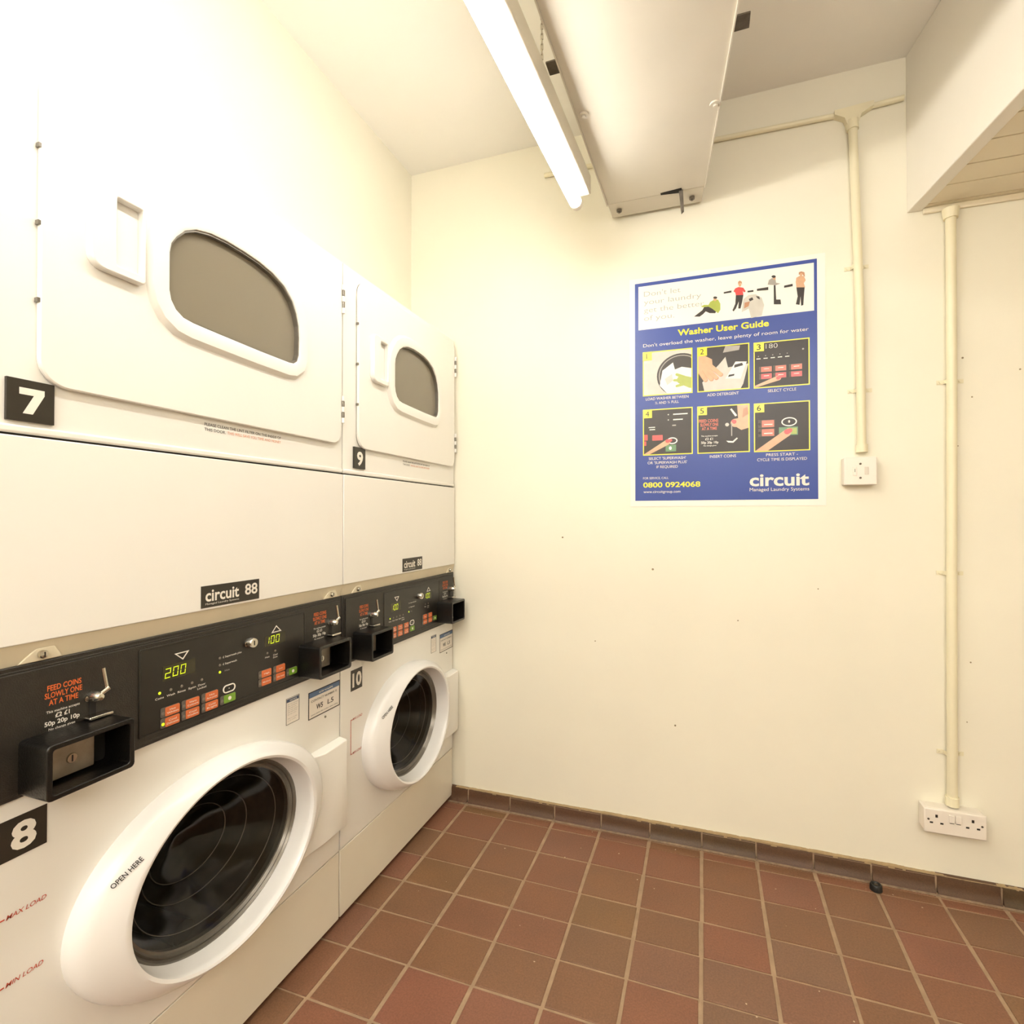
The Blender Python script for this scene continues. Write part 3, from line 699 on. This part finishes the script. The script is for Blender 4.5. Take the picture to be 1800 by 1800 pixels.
# ================================================================= TRUNKING, LAMP
ZT = 1.9770
tx0 = lambda y: .530+.020*y
tx1 = lambda y: .806-.10*y
T = empty('trunking', (.67, 0, ZT)); T_off = Vector((.67, 0, ZT))
tag(T, 'wide cream painted metal trunking boxed along the ceiling beside the fluorescent tube', 'trunking')
def tl(mb): 
    mb.v = [tuple(Vector(v)-T_off) for v in mb.v]; return mb
def tsec(y1, y0, z0, z1, e=0):
    return [(tx0(y1)+e, y1, z0), (tx0(y0)+e, y0, z0), (tx1(y0)-e, y0, z0), (tx1(y1)-e, y1, z0)], [(tx0(y1)+e, y1, z1), (tx0(y0)+e, y0, z1), (tx1(y0)-e, y0, z1), (tx1(y1)-e, y1, z1)]
m = MB(); m.hexa(*tsec(-.1035, -2.9, ZT, CEIL-.002)); tl(m).build('trunking_body', duct_m, T, bevel=.0025)
m = MB(); m.hexa(*tsec(-.0165, -.0990, ZT+.0035, CEIL-.002, .002)); m.hexa(*tsec(-.0985, -.1035, ZT+.010, CEIL-.01, .006))
tl(m).build('end_section', duct_m, T, bevel=.0025)
m = MB()
m.hexa([(.6900, -.103, ZT-.0015), (.6900, -.112, ZT-.0015), (.7500, -.118, ZT-.0015), (.7520, -.095, ZT-.0015)], [(.6900, -.103, ZT+.002), (.6900, -.112, ZT+.002), (.7500, -.118, ZT+.002), (.7520, -.095, ZT+.002)])
tl(m).build('torn_gap', gap_m, T)
m = MB(); m.hexa([(.7480, -.080, ZT-.058), (.7485, -.092, ZT-.056), (.7560, -.092, ZT-.050), (.7555, -.080, ZT-.052)], [(.7420, -.098, ZT), (.7420, -.108, ZT), (.7540, -.108, ZT), (.7540, -.098, ZT)])
lab(tl(m).build('bent_strip', brack_m, T), 'bent bare metal strip hanging from the seam')
for (x, y, r) in ((.560, -.060, .008), (.778, -.055, .008), (.5400, -.50, .011), (.838, -.43, .013)):
    m = MB(); m.cyl((x, y, ZT+.003), (x, y, ZT-.004), r, 16); m.cyl((x, y, ZT-.004), (x, y, ZT-.008), r*.45, 8)
    tl(m).build('bolt', duct_m if r > .01 else gasket_m, T, smooth=True)
for (x0, x1, y) in ((tx1(-.62)-.004, tx1(-.62)+.030, -.62), (tx0(-.64)-.028, tx0(-.64)+.004, -.64)):
    m = MB(); m.box((x0, y-.018, ZT+.012), (x1, y+.018, ZT+.016)); 
    tl(m).build('hanger_tab', brack_m, T, bevel=.001)
# thin edge returns along both long bottom edges
m = MB()
for f, s in ((tx0, 1), (tx1, -1)):
    m.hexa([(f(-.103), -.103, ZT-.005), (f(-2.9), -2.9, ZT-.005), (f(-2.9)+s*.003, -2.9, ZT-.005), (f(-.103)+s*.003, -.103, ZT-.005)], [(f(-.103), -.103, ZT+.002), (f(-2.9), -2.9, ZT+.002), (f(-2.9)+s*.003, -2.9, ZT+.002), (f(-.103)+s*.003, -.103, ZT+.002)])
tl(m).build('edge_return', duct_m, T)

def batten(name, p0, p1, tm, label, chain_top, side=1):
    p0, p1 = Vector(p0), Vector(p1); L = (p1-p0).length; ang = math.atan2(p1.x-p0.x, -(p1.y-p0.y))
    B = empty(name, p0); B.rotation_euler = (0, 0, ang); tag(B, label, 'light fitting')
    m = MB(); m.box((-.026, -.01, .022), (.040, -L+.01, .076)); m.build('batten_body', duct_m, B, bevel=.004)
    m = MB(); m.cyl((0, -.03, 0), (0, -L+.03, 0), .0170, 24); m.build('lamp_tube', tm, B, smooth=True)
    for y in (-.012, -L+.012):
        m = MB(); m.cyl((0, y, 0), (0, y-(.018 if y > -.5 else -.018), 0), .016, 20); m.box((-.010, y-.004, 0), (.010, y+.004, .030))
        m.build('lamp_holder', sock_m, B, smooth=True)
    for y in (-.32, -L+.3):
        m = MB(); z = .078; k = 0
        while z < chain_top-p0.z-.002:
            if k % 2: m.box((-.001, y-.0035, z), (.001, y+.0035, z+.014))
            else: m.box((-.0035, y-.001, z), (.0035, y+.001, z+.014))
            z += .012; k += 1
        m.build('hanging_chain', steel_m, B)
    return B
batten('fluorescent_light', (.4715, -.255, 1.898), (.405, -1.72, 1.898), tube_m, 'glowing fluorescent tube batten hung by chains left of the trunking', CEIL)
batten('fluorescent_light', (.10, -1.95, 2.12), (.10, -3.2, 2.12), fill_tube_m, 'unseen fluorescent batten added behind the view as fill light', CEIL)  # second batten, out of view, added to brighten the room

# ================================================================= POSTER
PO = empty('poster', (.8625, 0, 1.06))
tag(PO, 'blue and white laminated Washer User Guide poster on the cream back wall', 'poster')
PR, PU, PN = (1, 0, 0), (0, 0, 1), (0, -1, 0)
PORG = (-.8625, 0, -1.06)
def ptag(mb, name, mats, parent=PO, label=None):
    o = mb.build(name, mats, parent, recalc=False)
    if label: lab(o, label)
    return o
blue_m = pm('poster_blue', (62, 82, 158), rough=.3, var=.04, scale=3, spec=.35)
pap_m = pm('poster_paper', (247, 243, 234), rough=.3, var=.01, spec=.35)
yel_m = pm('poster_yellow', (238, 228, 62), rough=.25, var=.02)
pk_m = pm('poster_dark_photo', (44, 36, 30), rough=.35, var=.12, scale=25)
pg_m = pm('poster_grey_photo', (204, 200, 190), rough=.25, var=.06, scale=30)
pg2_m = pm('poster_mid_grey', (166, 160, 152), rough=.25, var=.06, scale=30)
skin_m = pm('poster_skin_tone', (214, 170, 134), rough=.25, var=.06, scale=60)
skin2_m = pm('poster_skin_shadow', (190, 140, 106), rough=.25, var=.06, scale=60)
red_m = pm('poster_red', (214, 78, 76), rough=.25, var=.05, scale=60)
sal_m = pm('poster_salmon', (216, 112, 88), rough=.25, var=.05, scale=60)
grn_m = pm('poster_green', (98, 140, 96), rough=.25, var=.05, scale=60)
lime_m = pm('poster_lime', (168, 180, 84), rough=.25, var=.05, scale=60)
def rect(x0, z0, x1, z1): return [(x0, z0), (x1, z0), (x1, z1), (x0, z1)]
def pp(mb, poly, d0, d1, mi=0): mb.prism(poly, PORG, PR, PU, PN, d0, d1, mi)
def pt(mb, s, x0, x1, z0, h, d=.0022, bold=0, mi=0, **k): put_text(mb, s, x0, x1, z0, h, PORG, PR, PU, PN, d, bold, mi=mi, **k)
m = MB(); pp(m, [(.586, 1.042), (1.142, 1.042), (1.143, 1.775), (.584, 1.777)], .0003, .0012); ptag(m, 'backing_sheet', pap_m)
PX0, PX1, PZ0, PZ1 = .601, 1.1215, 1.0605, 1.7610
m = MB(); pp(m, rect(PX0, PZ0, PX1, PZ1), .0012, .0016); ptag(m, 'printed_panel', blue_m)
m = MB(); pp(m, rect(.6125, 1.6100, 1.1135, 1.7500), .0016, .0019); ban = ptag(m, 'banner_picture', pap_m, label='white banner with laundry people')
m = MB()
for s, a, b, z in (("Don't let", .630, .742, 1.7160), ('your laundry', .630, .803, 1.6900), ('get the better', .630, .812, 1.6640), ('of you.', .630, .723, 1.6380)): pt(m, s, a, b, z, .0170, .0022, -.012)
ptag(m, 'lettering', pm('pale_grey_print', (172, 168, 156), rough=.3, var=.01), ban, "pale grey Don't let your laundry get the better of you")
# tiny figures, traced in banner units (X 900..1650, Y 160..600) of the printed picture
def HB(X_, Y_):
    x = .601+(X_-85)/1595*.5205
    top = 295-(X_-85)*.131
    return (x, 1.7610-(Y_-top)*(.000375-(X_-85)*1.4e-8))
def fig(parts, label):
    mm, mb_ = [], MB(); d = .0021
    for mat, poly in parts:
        if mat not in mm: mm.append(mat)
        mb_.flat([HB(*p) for p in poly], PORG, PR, PU, PN, d, mm.index(mat)); d += .00012
    return ptag(mb_, 'printed_figure', mm, ban, label)
def blob(cx, cy, rx, ry, n=14): return [(cx+rx*math.cos(2*PI*k/n), cy+ry*math.sin(2*PI*k/n)) for k in range(n)]
fig([(pk_m, [(640, 570), (660, 555), (715, 515), (735, 480), (775, 478), (800, 500), (840, 520), (830, 540), (780, 540), (745, 525), (720, 550), (690, 570)]),
     (lime_m, [(785, 445), (820, 425), (855, 425), (875, 460), (875, 510), (855, 540), (800, 500), (770, 485), (720, 490), (700, 485), (730, 470), (770, 470)]),
     (skin_m, blob(828, 420, 14, 18)), (pk_m, blob(830, 408, 18, 10))], 'printed sitting man in green top')
fig([(pk_m, [(1010, 385), (1075, 385), (1065, 440), (1050, 500), (1030, 500), (1035, 440), (1010, 500), (990, 525), (980, 515), (1005, 460)]),
     (red_m, [(1005, 330), (1035, 318), (1075, 325), (1095, 355), (1080, 365), (1070, 350), (1075, 385), (1010, 388), (1005, 365), (990, 355)]),
     (skin_m, blob(1045, 298, 12, 18)), (skin2_m, [(1030, 300), (1030, 275), (1045, 265), (1062, 275), (1064, 305), (1056, 285), (1040, 282)])], 'printed standing woman in red top')
fig([(pg2_m, [(1280, 300), (1290, 262), (1315, 245), (1345, 252), (1350, 285), (1385, 292), (1350, 305)]), (skin_m, blob(1335, 245, 12, 16)), (pk_m, blob(1330, 233, 18, 11)),
     (pk_m, [(1330, 305), (1345, 305), (1350, 425), (1385, 425), (1390, 465), (1330, 465)])], 'printed man leaning on a machine')
fig([(pk_m, [(1515, 325), (1582, 320), (1575, 400), (1570, 472), (1552, 478), (1548, 400), (1540, 470), (1510, 465), (1525, 400)]),
     (skin_m, [(1515, 245), (1540, 230), (1575, 230), (1590, 265), (1575, 290), (1585, 325), (1515, 325), (1510, 280)]), (skin_m, blob(1553, 215, 12, 18)), (skin2_m, [(1535, 225), (1535, 200), (1555, 192), (1580, 200), (1584, 240), (1570, 225), (1560, 205), (1545, 210)])], 'printed woman standing with folded arms')
fig([(pg_m, [(1075, 420), (1120, 385), (1180, 380), (1230, 410), (1250, 470), (1230, 560), (1140, 580), (1120, 500), (1060, 530)]), (skin2_m, [(1085, 450), (1130, 440), (1120, 480), (1080, 500)]), (pk_m, [(1120, 420), (1150, 405), (1160, 425), (1130, 440)]), (pk_m, [(1180, 395), (1210, 400), (1215, 425), (1195, 415)]),
     (pk_m, [(1190, 335), (1285, 320), (1285, 345), (1190, 352)]), (pk_m, [(905, 362), (972, 348), (972, 365), (905, 375)]), (pk_m, [(1415, 310), (1485, 295), (1485, 315), (1415, 328)]), (pk_m, [(1110, 352), (1160, 345), (1160, 360), (1110, 365)])], 'printed heap of laundry and row of machines')
m = MB(); pt(m, 'Washer User Guide', .7330, .9940, 1.5790, .0195, .0022, .028); ptag(m, 'lettering', yel_m, label='yellow title Washer User Guide')
m = MB(); pt(m, "Don't overload the washer, leave plenty of room for water", .6270, 1.0990, 1.5530, .0110, .0022, .0); ptag(m, 'lettering', ink_w, label='white line about leaving room for water')
PICS = {}
for n_, (x0, x1, z0, z1) in enumerate(((.6255, .7770, 1.3955, 1.5370), (.7910, .9400, 1.3955, 1.5350), (.9515, 1.1015, 1.3945, 1.5325), (.6255, .7770, 1.2050, 1.3520), (.7905, .9400, 1.2045, 1.3510), (.9515, 1.1015, 1.2030, 1.3490))):
    k = n_+1
    m = MB(); pp(m, rect(x0, z0, x1, z1), .0016, .0020, 0)
    e = .0032; ix0, ix1, iz0, iz1 = x0+e, x1-e, z0+e, z1-e
    w_, h_ = ix1-ix0, iz1-iz0
    U_ = lambda a, b: (ix0+a*w_, iz0+b*h_)
    pic = ptag(m, 'step_picture', yel_m, label='yellow framed picture for step %d' % k)
    mats_, mb_, dd_ = [], MB(), [.0021]
    def lay(mat, poly):
        if mat not in mats_: mats_.append(mat)
        mb_.flat([U_(min(1, max(0, a)), min(1, max(0, b))) for a, b in poly], PORG, PR, PU, PN, dd_[0], mats_.index(mat)); dd_[0] += .00008
    def cap(mat, a, b, r0, r1, n=8):        # finger shaped capsule
        (ax, ay), (bx_, by) = a, b; t = math.atan2(by-ay, bx_-ax)
        lay(mat, [(ax+r0*math.cos(t+PI/2+PI*k_/n), ay+r0*math.sin(t+PI/2+PI*k_/n)) for k_ in range(n+1)]+[(bx_+r1*math.cos(t-PI/2+PI*k_/n), by+r1*math.sin(t-PI/2+PI*k_/n)) for k_ in range(n+1)])
    full = [(0, 0), (1, 0), (1, 1), (0, 1)]
    if k == 1:
        lay(pg_m, full)
        C_ = lambda r, n=40: [(.78+r*math.cos(2*PI*q/n), .42+r*math.sin(2*PI*q/n)) for q in range(n)]
        lay(pk_m, C_(.50)); lay(pg2_m, C_(.46)); lay(pk_m, C_(.44)); 
        lay(pap_m, [(.34, .2), (.40, .55), (.62, .72), (.66, .55), (.80, .60), (1, .55), (1, 0), (.5, 0)]); lay(pg_m, [(.45, .35), (.6, .45), (.62, .3), (.5, .2)])
        cap(lime_m, (1.0, .22), (.80, .30), .13, .10); cap(lime_m, (.85, .35), (.70, .43), .04, .03); cap(lime_m, (.82, .28), (.65, .30), .035, .028); cap(lime_m, (.85, .20), (.70, .16), .035, .028)
    elif k == 2:
        lay(pk_m, full); lay(pg2_m, [(.5, .85), (.82, .88), (.84, .98), (.55, 1)])
        lay(pg_m, [(.12, 0), (.08, .20), (.45, .62), (.55, .75), (.60, .50), (1, .55), (.9, .1), (.85, 0)]); lay(pap_m, [(.55, .25), (.75, .62), (.97, .60), (.85, .22)]); lay(pk_m, [(.72, .48), (.9, .52), (.88, .58), (.73, .55)]); lay(pk_m, [(.60, .28), (.72, .30), (.73, .34), (.62, .33)])
        lay(skin_m, [(0, .82), (.10, .84), (.28, .72), (.30, .45), (.10, .38), (0, .42)])
        for (a, b) in (((.12, .70), (.45, .36)), ((.10, .60), (.36, .29)), ((.06, .52), (.26, .27)), ((.03, .46), (.14, .26))): cap(skin2_m, (a[0]+.01, a[1]-.015), (b[0]+.01, b[1]-.015), .055, .045); cap(skin_m, a, b, .052, .042)
    elif k == 3:
        lay(pk_m, full)
        for c_ in range(3):
            for r_ in range(2):
                bx0 = .10+c_*.27+(.02 if c_ == 2 else 0); bz0 = .34-r_*.16; lay(btn_grey, rect(bx0-.02, bz0-.01, bx0+.225, bz0+.125)); lay(sal_m if r_ == 0 else red_m, rect(bx0+.02, bz0, bx0+.22, bz0+.115)); lay(pap_m, rect(bx0+.07, bz0+.06, bx0+.17, bz0+.075))
        for c_ in range(5): lay(pg2_m, blob(.07+c_*.135, .70+.004*c_, .012, .012, 8)); lay(pap_m, rect(.03+c_*.135, .635, .11+c_*.135, .655))
        lay(pg2_m, blob(.90, .78, .02, .02, 8))
        cap(skin_m, (-.02, -.08), (.44, .17), .13, .055); cap(red_m, (.44, .175), (.49, .20), .04, .03)
    elif k == 4:
        lay(pk_m, full); lay(red_m, rect(.18, .31, .40, .43)); lay(red_m, rect(0, .32, .08, .45)); lay(red_m, rect(0, .2, .05, .3))
        lay(pap_m, blob(.60, .29, .11, .075, 20)); lay(pk_m, blob(.60, .29, .085, .052, 20)); lay(grn_m, rect(.46, .05, .68, .20)); lay(pap_m, blob(.56, .125, .03, .04, 10))
        cap(skin_m, (.02, -.12), (.50, .26), .16, .06); cap(red_m, (.50, .285), (.57, .30), .042, .03)
        for zz in (.88, .76): lay(pap_m, rect(.62, zz-.012, .92 if zz > .8 else .82, zz+.012)); lay(pg_m, blob(.52, zz, .015, .015, 8))
        lay(pg2_m, rect(.60, .62, .68, .645)); lay(pap_m, rect(.10, .60, .24, .62)); lay(pap_m, rect(.12, .55, .24, .57))
    elif k == 5:
        lay(pk_m, full)
        lay(skin_m, [(.78, 1), (1, 1), (1, .50), (.86, .46), (.72, .56), (.68, .66), (.80, .70)]); lay(skin2_m, [(.90, .92), (.98, .95), (1, .80), (.88, .72)]); cap(skin_m, (1, .62), (.74, .62), .12, .09); cap(red_m, (.72, .645), (.70, .66), .045, .035)
        lay(pap_m, [(.64, .92), (.67, .94), (.78, .78), (.74, .76)]); lay(pg2_m, rect(.66, .34, .68, .62)); lay(pap_m, [(.56, .24), (.60, .20), (.70, .19), (.79, .28), (.77, .30), (.69, .225), (.60, .235)]); lay(pg_m, blob(.58, .59, .04, .04, 10))
    else:
        lay(pk_m, full)
        for zz in (.50, .31): lay(btn_grey, rect(.06, zz-.01, .38, zz+.165)); lay(sal_m, rect(.13, zz+.005, .36, zz+.15)); lay(pap_m, rect(.17, zz+.05, .33, zz+.07)); lay(pk_m, blob(.085, zz+.075, .025, .03, 10))
        lay(pap_m, blob(.64, .595, .145, .095, 24)); lay(pk_m, blob(.64, .595, .12, .073, 24)); lay(pg_m, blob(.64, .60, .02, .03, 8)); lay(grn_m, rect(.45, .31, .80, .485)); lay(lime_m, rect(.60, .33, .78, .46))
        cap(skin_m, (.12, -.12), (.60, .36), .17, .075); cap(red_m, (.60, .385), (.655, .41), .055, .045)
    ptag(mb_, 'step_photo', mats_, pic)
    m = MB()
    if k == 3: pt(m, '180', ix0+.030, ix0+.062, iz1-.018, .0150, .0032, -.01)
    if k == 4: pass
    if k == 5:
        for i_, s_ in enumerate(('FEED COINS', 'SLOWLY ONE', 'AT A TIME')): put_text(m, s_, ix0+.002+.004*i_, ix0+.058-(.004 if i_ == 2 else 0), iz0+.093-.012*i_, .0095, PORG, PR, PU, PN, .0032, .02)
    if m.v: ptag(m, 'picture_lettering', pg_m if k == 3 else sal_m, pic)
    if k == 5:
        m = MB()
        for s_, a_, b_, z_, hh_ in (('This machine accepts', .008, .056, .069, .004), ('£2 £1', .020, .042, .058, .0075), ('50p 20p 10p', .008, .058, .047, .0075), ('No change given', .015, .052, .039, .004)): pt(m, s_, ix0+a_, ix0+b_, iz0+z_-.02, hh_, .0032, .01)
        ptag(m, 'picture_lettering', pap_m, pic)
    m = MB(); pp(m, rect(x0, z1-.0275, x0+.0285, z1), .0020, .0034); nb = ptag(m, 'step_number', yel_m, pic)
    m = MB(); pt(m, str(k), x0+.0085+(.003 if k == 1 else 0), None if k == 1 else x0+.0195, z1-.0225, .0175, .0036, .0); ptag(m, 'numeral', pm('poster_black', (20, 18, 12), rough=.45), pic, 'numeral %d' % k)
m = MB()
for s, cx, ww, z in (('LOAD WASHER BETWEEN', .7000, .130, 1.3815), ('½ AND ¾ FULL', .7000, .072, 1.3675), ('ADD DETERGENT', .8650, .090, 1.3810), ('SELECT CYCLE', 1.0280, .076, 1.3805),
                     ("SELECT 'SUPERWASH'", .7000, .113, 1.1905), ("OR 'SUPERWASH PLUS'", .7000, .120, 1.1770), ('IF REQUIRED', .7000, .065, 1.1635), ('INSERT COINS', .8640, .075, 1.1905), ('PRESS START -', 1.0270, .085, 1.1895), ('CYCLE TIME IS DISPLAYED', 1.0265, .133, 1.1755)):
    pt(m, s, cx-ww/2, cx+ww/2, z, .0088, .0022, .0)
ptag(m, 'lettering', ink_w, label='white step captions')
m = MB(); pt(m, 'FOR SERVICE, CALL', .6260, .7040, 1.1290, .0072, .0022, 0); pt(m, 'www.circuitgroup.com', .6270, .7400, 1.0850, .0088, .0022, 0); ptag(m, 'lettering', ink_w, label='white service line and web address')
m = MB(); pt(m, '0800 0924068', .6260, .7990, 1.1030, .0165, .0022, .024); ptag(m, 'lettering', yel_m, label='yellow phone number')
m = MB(); pt(m, 'circuit', .9390, 1.0985, 1.1020, .0375, .0022, .026); pt(m, 'Managed Laundry Systems', .9390, 1.0985, 1.0860, .0105, .0022, .0)
ptag(m, 'lettering', ink_w, label='white circuit Managed Laundry Systems logo')

# ================================================================= CONDUITS, SOCKETS
def saddle(root, x, z, r):
    m = MB(); n = 10
    pts = [(-.030, 0), (-r-.004, 0)]+[(-(r+.0015)*math.cos(PI*k/n), (r+.0015)*math.sin(PI*k/n)+.006) for k in range(n+1)]+[(r+.004, 0), (.030, 0)]
    h = .0055
    for (a, b) in zip(pts[:-1], pts[1:]):
        m.hexa([(a[0]+x, -a[1]-.0022, z-h), (b[0]+x, -b[1]-.0022, z-h), (b[0]+x, -b[1]-.0002, z-h), (a[0]+x, -a[1]-.0002, z-h)], [(a[0]+x, -a[1]-.0022, z+h), (b[0]+x, -b[1]-.0022, z+h), (b[0]+x, -b[1]-.0002, z+h), (a[0]+x, -a[1]-.0002, z+h)])
    for s in (-1, 1): m.cyl((x+s*.022, -.002, z), (x+s*.022, -.0055, z), .0035, 10)
    o = m.build('saddle_clip', cond_m, root, smooth=True); return o
K1 = empty('conduit', (0, 0, 0)); K1.location = (1.2200, 0, 1.19)
tag(K1, 'cream painted conduit running from the ceiling level pipe down to the fused spur box', 'conduit')
ko = Vector(K1.location)
def loc(mb, o): mb.v = [tuple(Vector(v)-o) for v in mb.v]; return mb
m = MB(); m.tube([(1.2280, -.014, 1.190), (1.2255, -.014, 1.60), (1.2110, -.014, 2.118)], .0115, 20); loc(m, ko).build('pipe', cond_m, K1, smooth=True)
m = MB(); m.cyl((1.2112, -.014, 2.108), (1.2105, -.014, 2.135), .0150, 20)
m.add([(1.165, 0, 2.158), (1.190, 0, 2.143), (1.198, 0, 2.12), (1.224, 0, 2.12), (1.232, 0, 2.147), (1.262, 0, 2.163), (1.262, 0, 2.175), (1.165, 0, 2.170)]+[(1.165, -.022, 2.158), (1.190, -.022, 2.143), (1.198, -.022, 2.12), (1.224, -.022, 2.12), (1.232, -.022, 2.147), (1.262, -.022, 2.163), (1.262, -.022, 2.175), (1.165, -.022, 2.170)],
      [tuple(range(8)), tuple(range(8, 16))[::-1]]+[(i, (i+1) % 8, 8+(i+1) % 8, 8+i) for i in range(8)])
loc(m, ko).build('tee_fitting', cond_m, K1, smooth=True)
m = MB(); m.cyl((1.2280, -.014, 1.190), (1.2280, -.014, 1.212), .0150, 20); loc(m, ko).build('bush', cond_m, K1, smooth=True)
for (x, z) in ((1.2205, 1.718), (1.2270, 1.366)):
    o = saddle(K1, x, z, .0115); o.location = -ko
K3 = empty('conduit', (1.00, 0, 2.165)); tag(K3, 'slim cream painted conduit running level across the back wall below the ceiling', 'conduit')
m = MB(); m.tube([(.30, -.008, 2.175), (.83, -.008, 2.170), (1.17, -.008, 2.163)], .0075, 14); m.tube([(1.255, -.008, 2.168), (1.336, -.008, 2.172)], .0075, 14)
loc(m, Vector((1.00, 0, 2.165))).build('pipe', cond_m, K3, smooth=True)
K2 = empty('conduit', (1.43, 0, .24)); ko = Vector((1.43, 0, .24))
tag(K2, 'long cream painted conduit running from under the bulkhead down to the double socket', 'conduit')
m = MB(); m.tube([(1.4310, -.014, .2385), (1.4340, -.014, .87), (1.4375, -.014, 1.33), (1.4385, -.014, 1.840)], .0120, 20); loc(m, ko).build('pipe', cond_m, K2, smooth=True)
m = MB(); m.cyl((1.4385, -.014, 1.812), (1.4385, -.014, 1.838), .0165, 20, r2=.020); m.cyl((1.4310, -.014, .2385), (1.4310, -.014, .262), .0155, 20); loc(m, ko).build('bush', cond_m, K2, smooth=True)
for (x, z) in ((1.4378, 1.374), (1.4340, .857), (1.4316, .374)):
    o = saddle(K2, x, z, .0120); o.location = -ko
# fused spur
S1 = empty('fused_spur', (1.2185, 0, 1.095)); so = Vector(S1.location); tag(S1, 'small white fused connection unit with two screws under the left conduit', 'switch')
m = MB(); m.box((1.1800, -.030, 1.0985), (1.2580, 0, 1.1745)); loc(m, so).build('back_box', sock_m, S1, bevel=.003)
m = MB(); m.box((1.1790, -.0375, 1.0975), (1.2590, -.0305, 1.1755)); fp = loc(m, so).build('face_plate', sock_m, S1, bevel=.0025)
for z in (1.156, 1.117):
    m = MB(); m.cyl((1.2190, -.0370, z), (1.2190, -.0385, z), .0030, 12); loc(m, so).build('screw', brack_m, fp, smooth=True)
m = MB(); m.box((1.2010, -.0405, 1.124), (1.2090, -.037, 1.147)); m.box((1.2045, -.0408, 1.133), (1.2058, -.040, 1.142), 1); loc(m, so).build('rocker_switch', [sock_m, slot_m], fp, bevel=.0008)
m = MB(); m.box((1.2290, -.0385, 1.126), (1.2385, -.037, 1.147)); loc(m, so).build('fuse_holder', pm('fuse_grey', (214, 206, 192), rough=.4), fp, bevel=.0006)
# double socket
S2 = empty('double_socket', (1.425, 0, .175)); so = Vector(S2.location); tag(S2, 'white surface mounted double power socket low on the back wall', 'socket')
m = MB(); m.box((1.3590, -.036, .1735), (1.4930, 0, .2345)); loc(m, so).build('back_box', sock_m, S2, bevel=.003)
m = MB(); m.box((1.3580, -.0455, .1720), (1.4940, -.0365, .2360)); fp = loc(m, so).build('face_plate', sock_m, S2, bevel=.003)
for cx in (1.3855, 1.4640):
    m = MB()
    for (dx, dz, w_, h_) in ((0, .012, .0055, .0075), (-.0115, -.006, .0070, .0042), (.0115, -.006, .0070, .0042)):
        m.box((cx+dx-w_/2, -.0459, .206+dz-h_/2), (cx+dx+w_/2, -.0452, .206+dz+h_/2))
    loc(m, so).build('pin_holes', slot_m, fp)
for s in (-1, 1):
    m = MB(); cx = 1.4255+s*.0070; m.box((cx-.0062, -.0490, .2065), (cx+.0062, -.0450, .2265)); m.box((cx-.0050, -.0478, .2045), (cx+.0050, -.0455, .2066), 1); loc(m, so).build('rocker_switch', [sock_m, slot_m], fp, bevel=.0008)
for dx in (-.058, .058):
    m = MB(); m.cyl((1.4255+dx, -.0452, .208), (1.4255+dx, -.0462, .208), .0026, 10); loc(m, so).build('screw', brack_m, fp, smooth=True)

# rubber foot on the floor
F_ = empty('rubber_foot', (1.2440, -.058, .0005)); tag(F_, 'small black rubber cap lying on the tiles by the skirting', 'rubber cap')
m = MB(); m.lathe([(.0001, .013), (.008, .013), (.0095, .016), (.0125, .016), (.0145, .013), (.0150, 0), (.0001, 0)], (0, 0, 0), (1, 0, 0), (0, 1, 0), (0, 0, 1), 1, 1, 24); m.build('cap', rub_m, F_, smooth=True)
m = MB(); m.cyl((0, 0, .012), (0, 0, .0150), .0045, 12); m.build('screw', brack_m, F_, smooth=True)
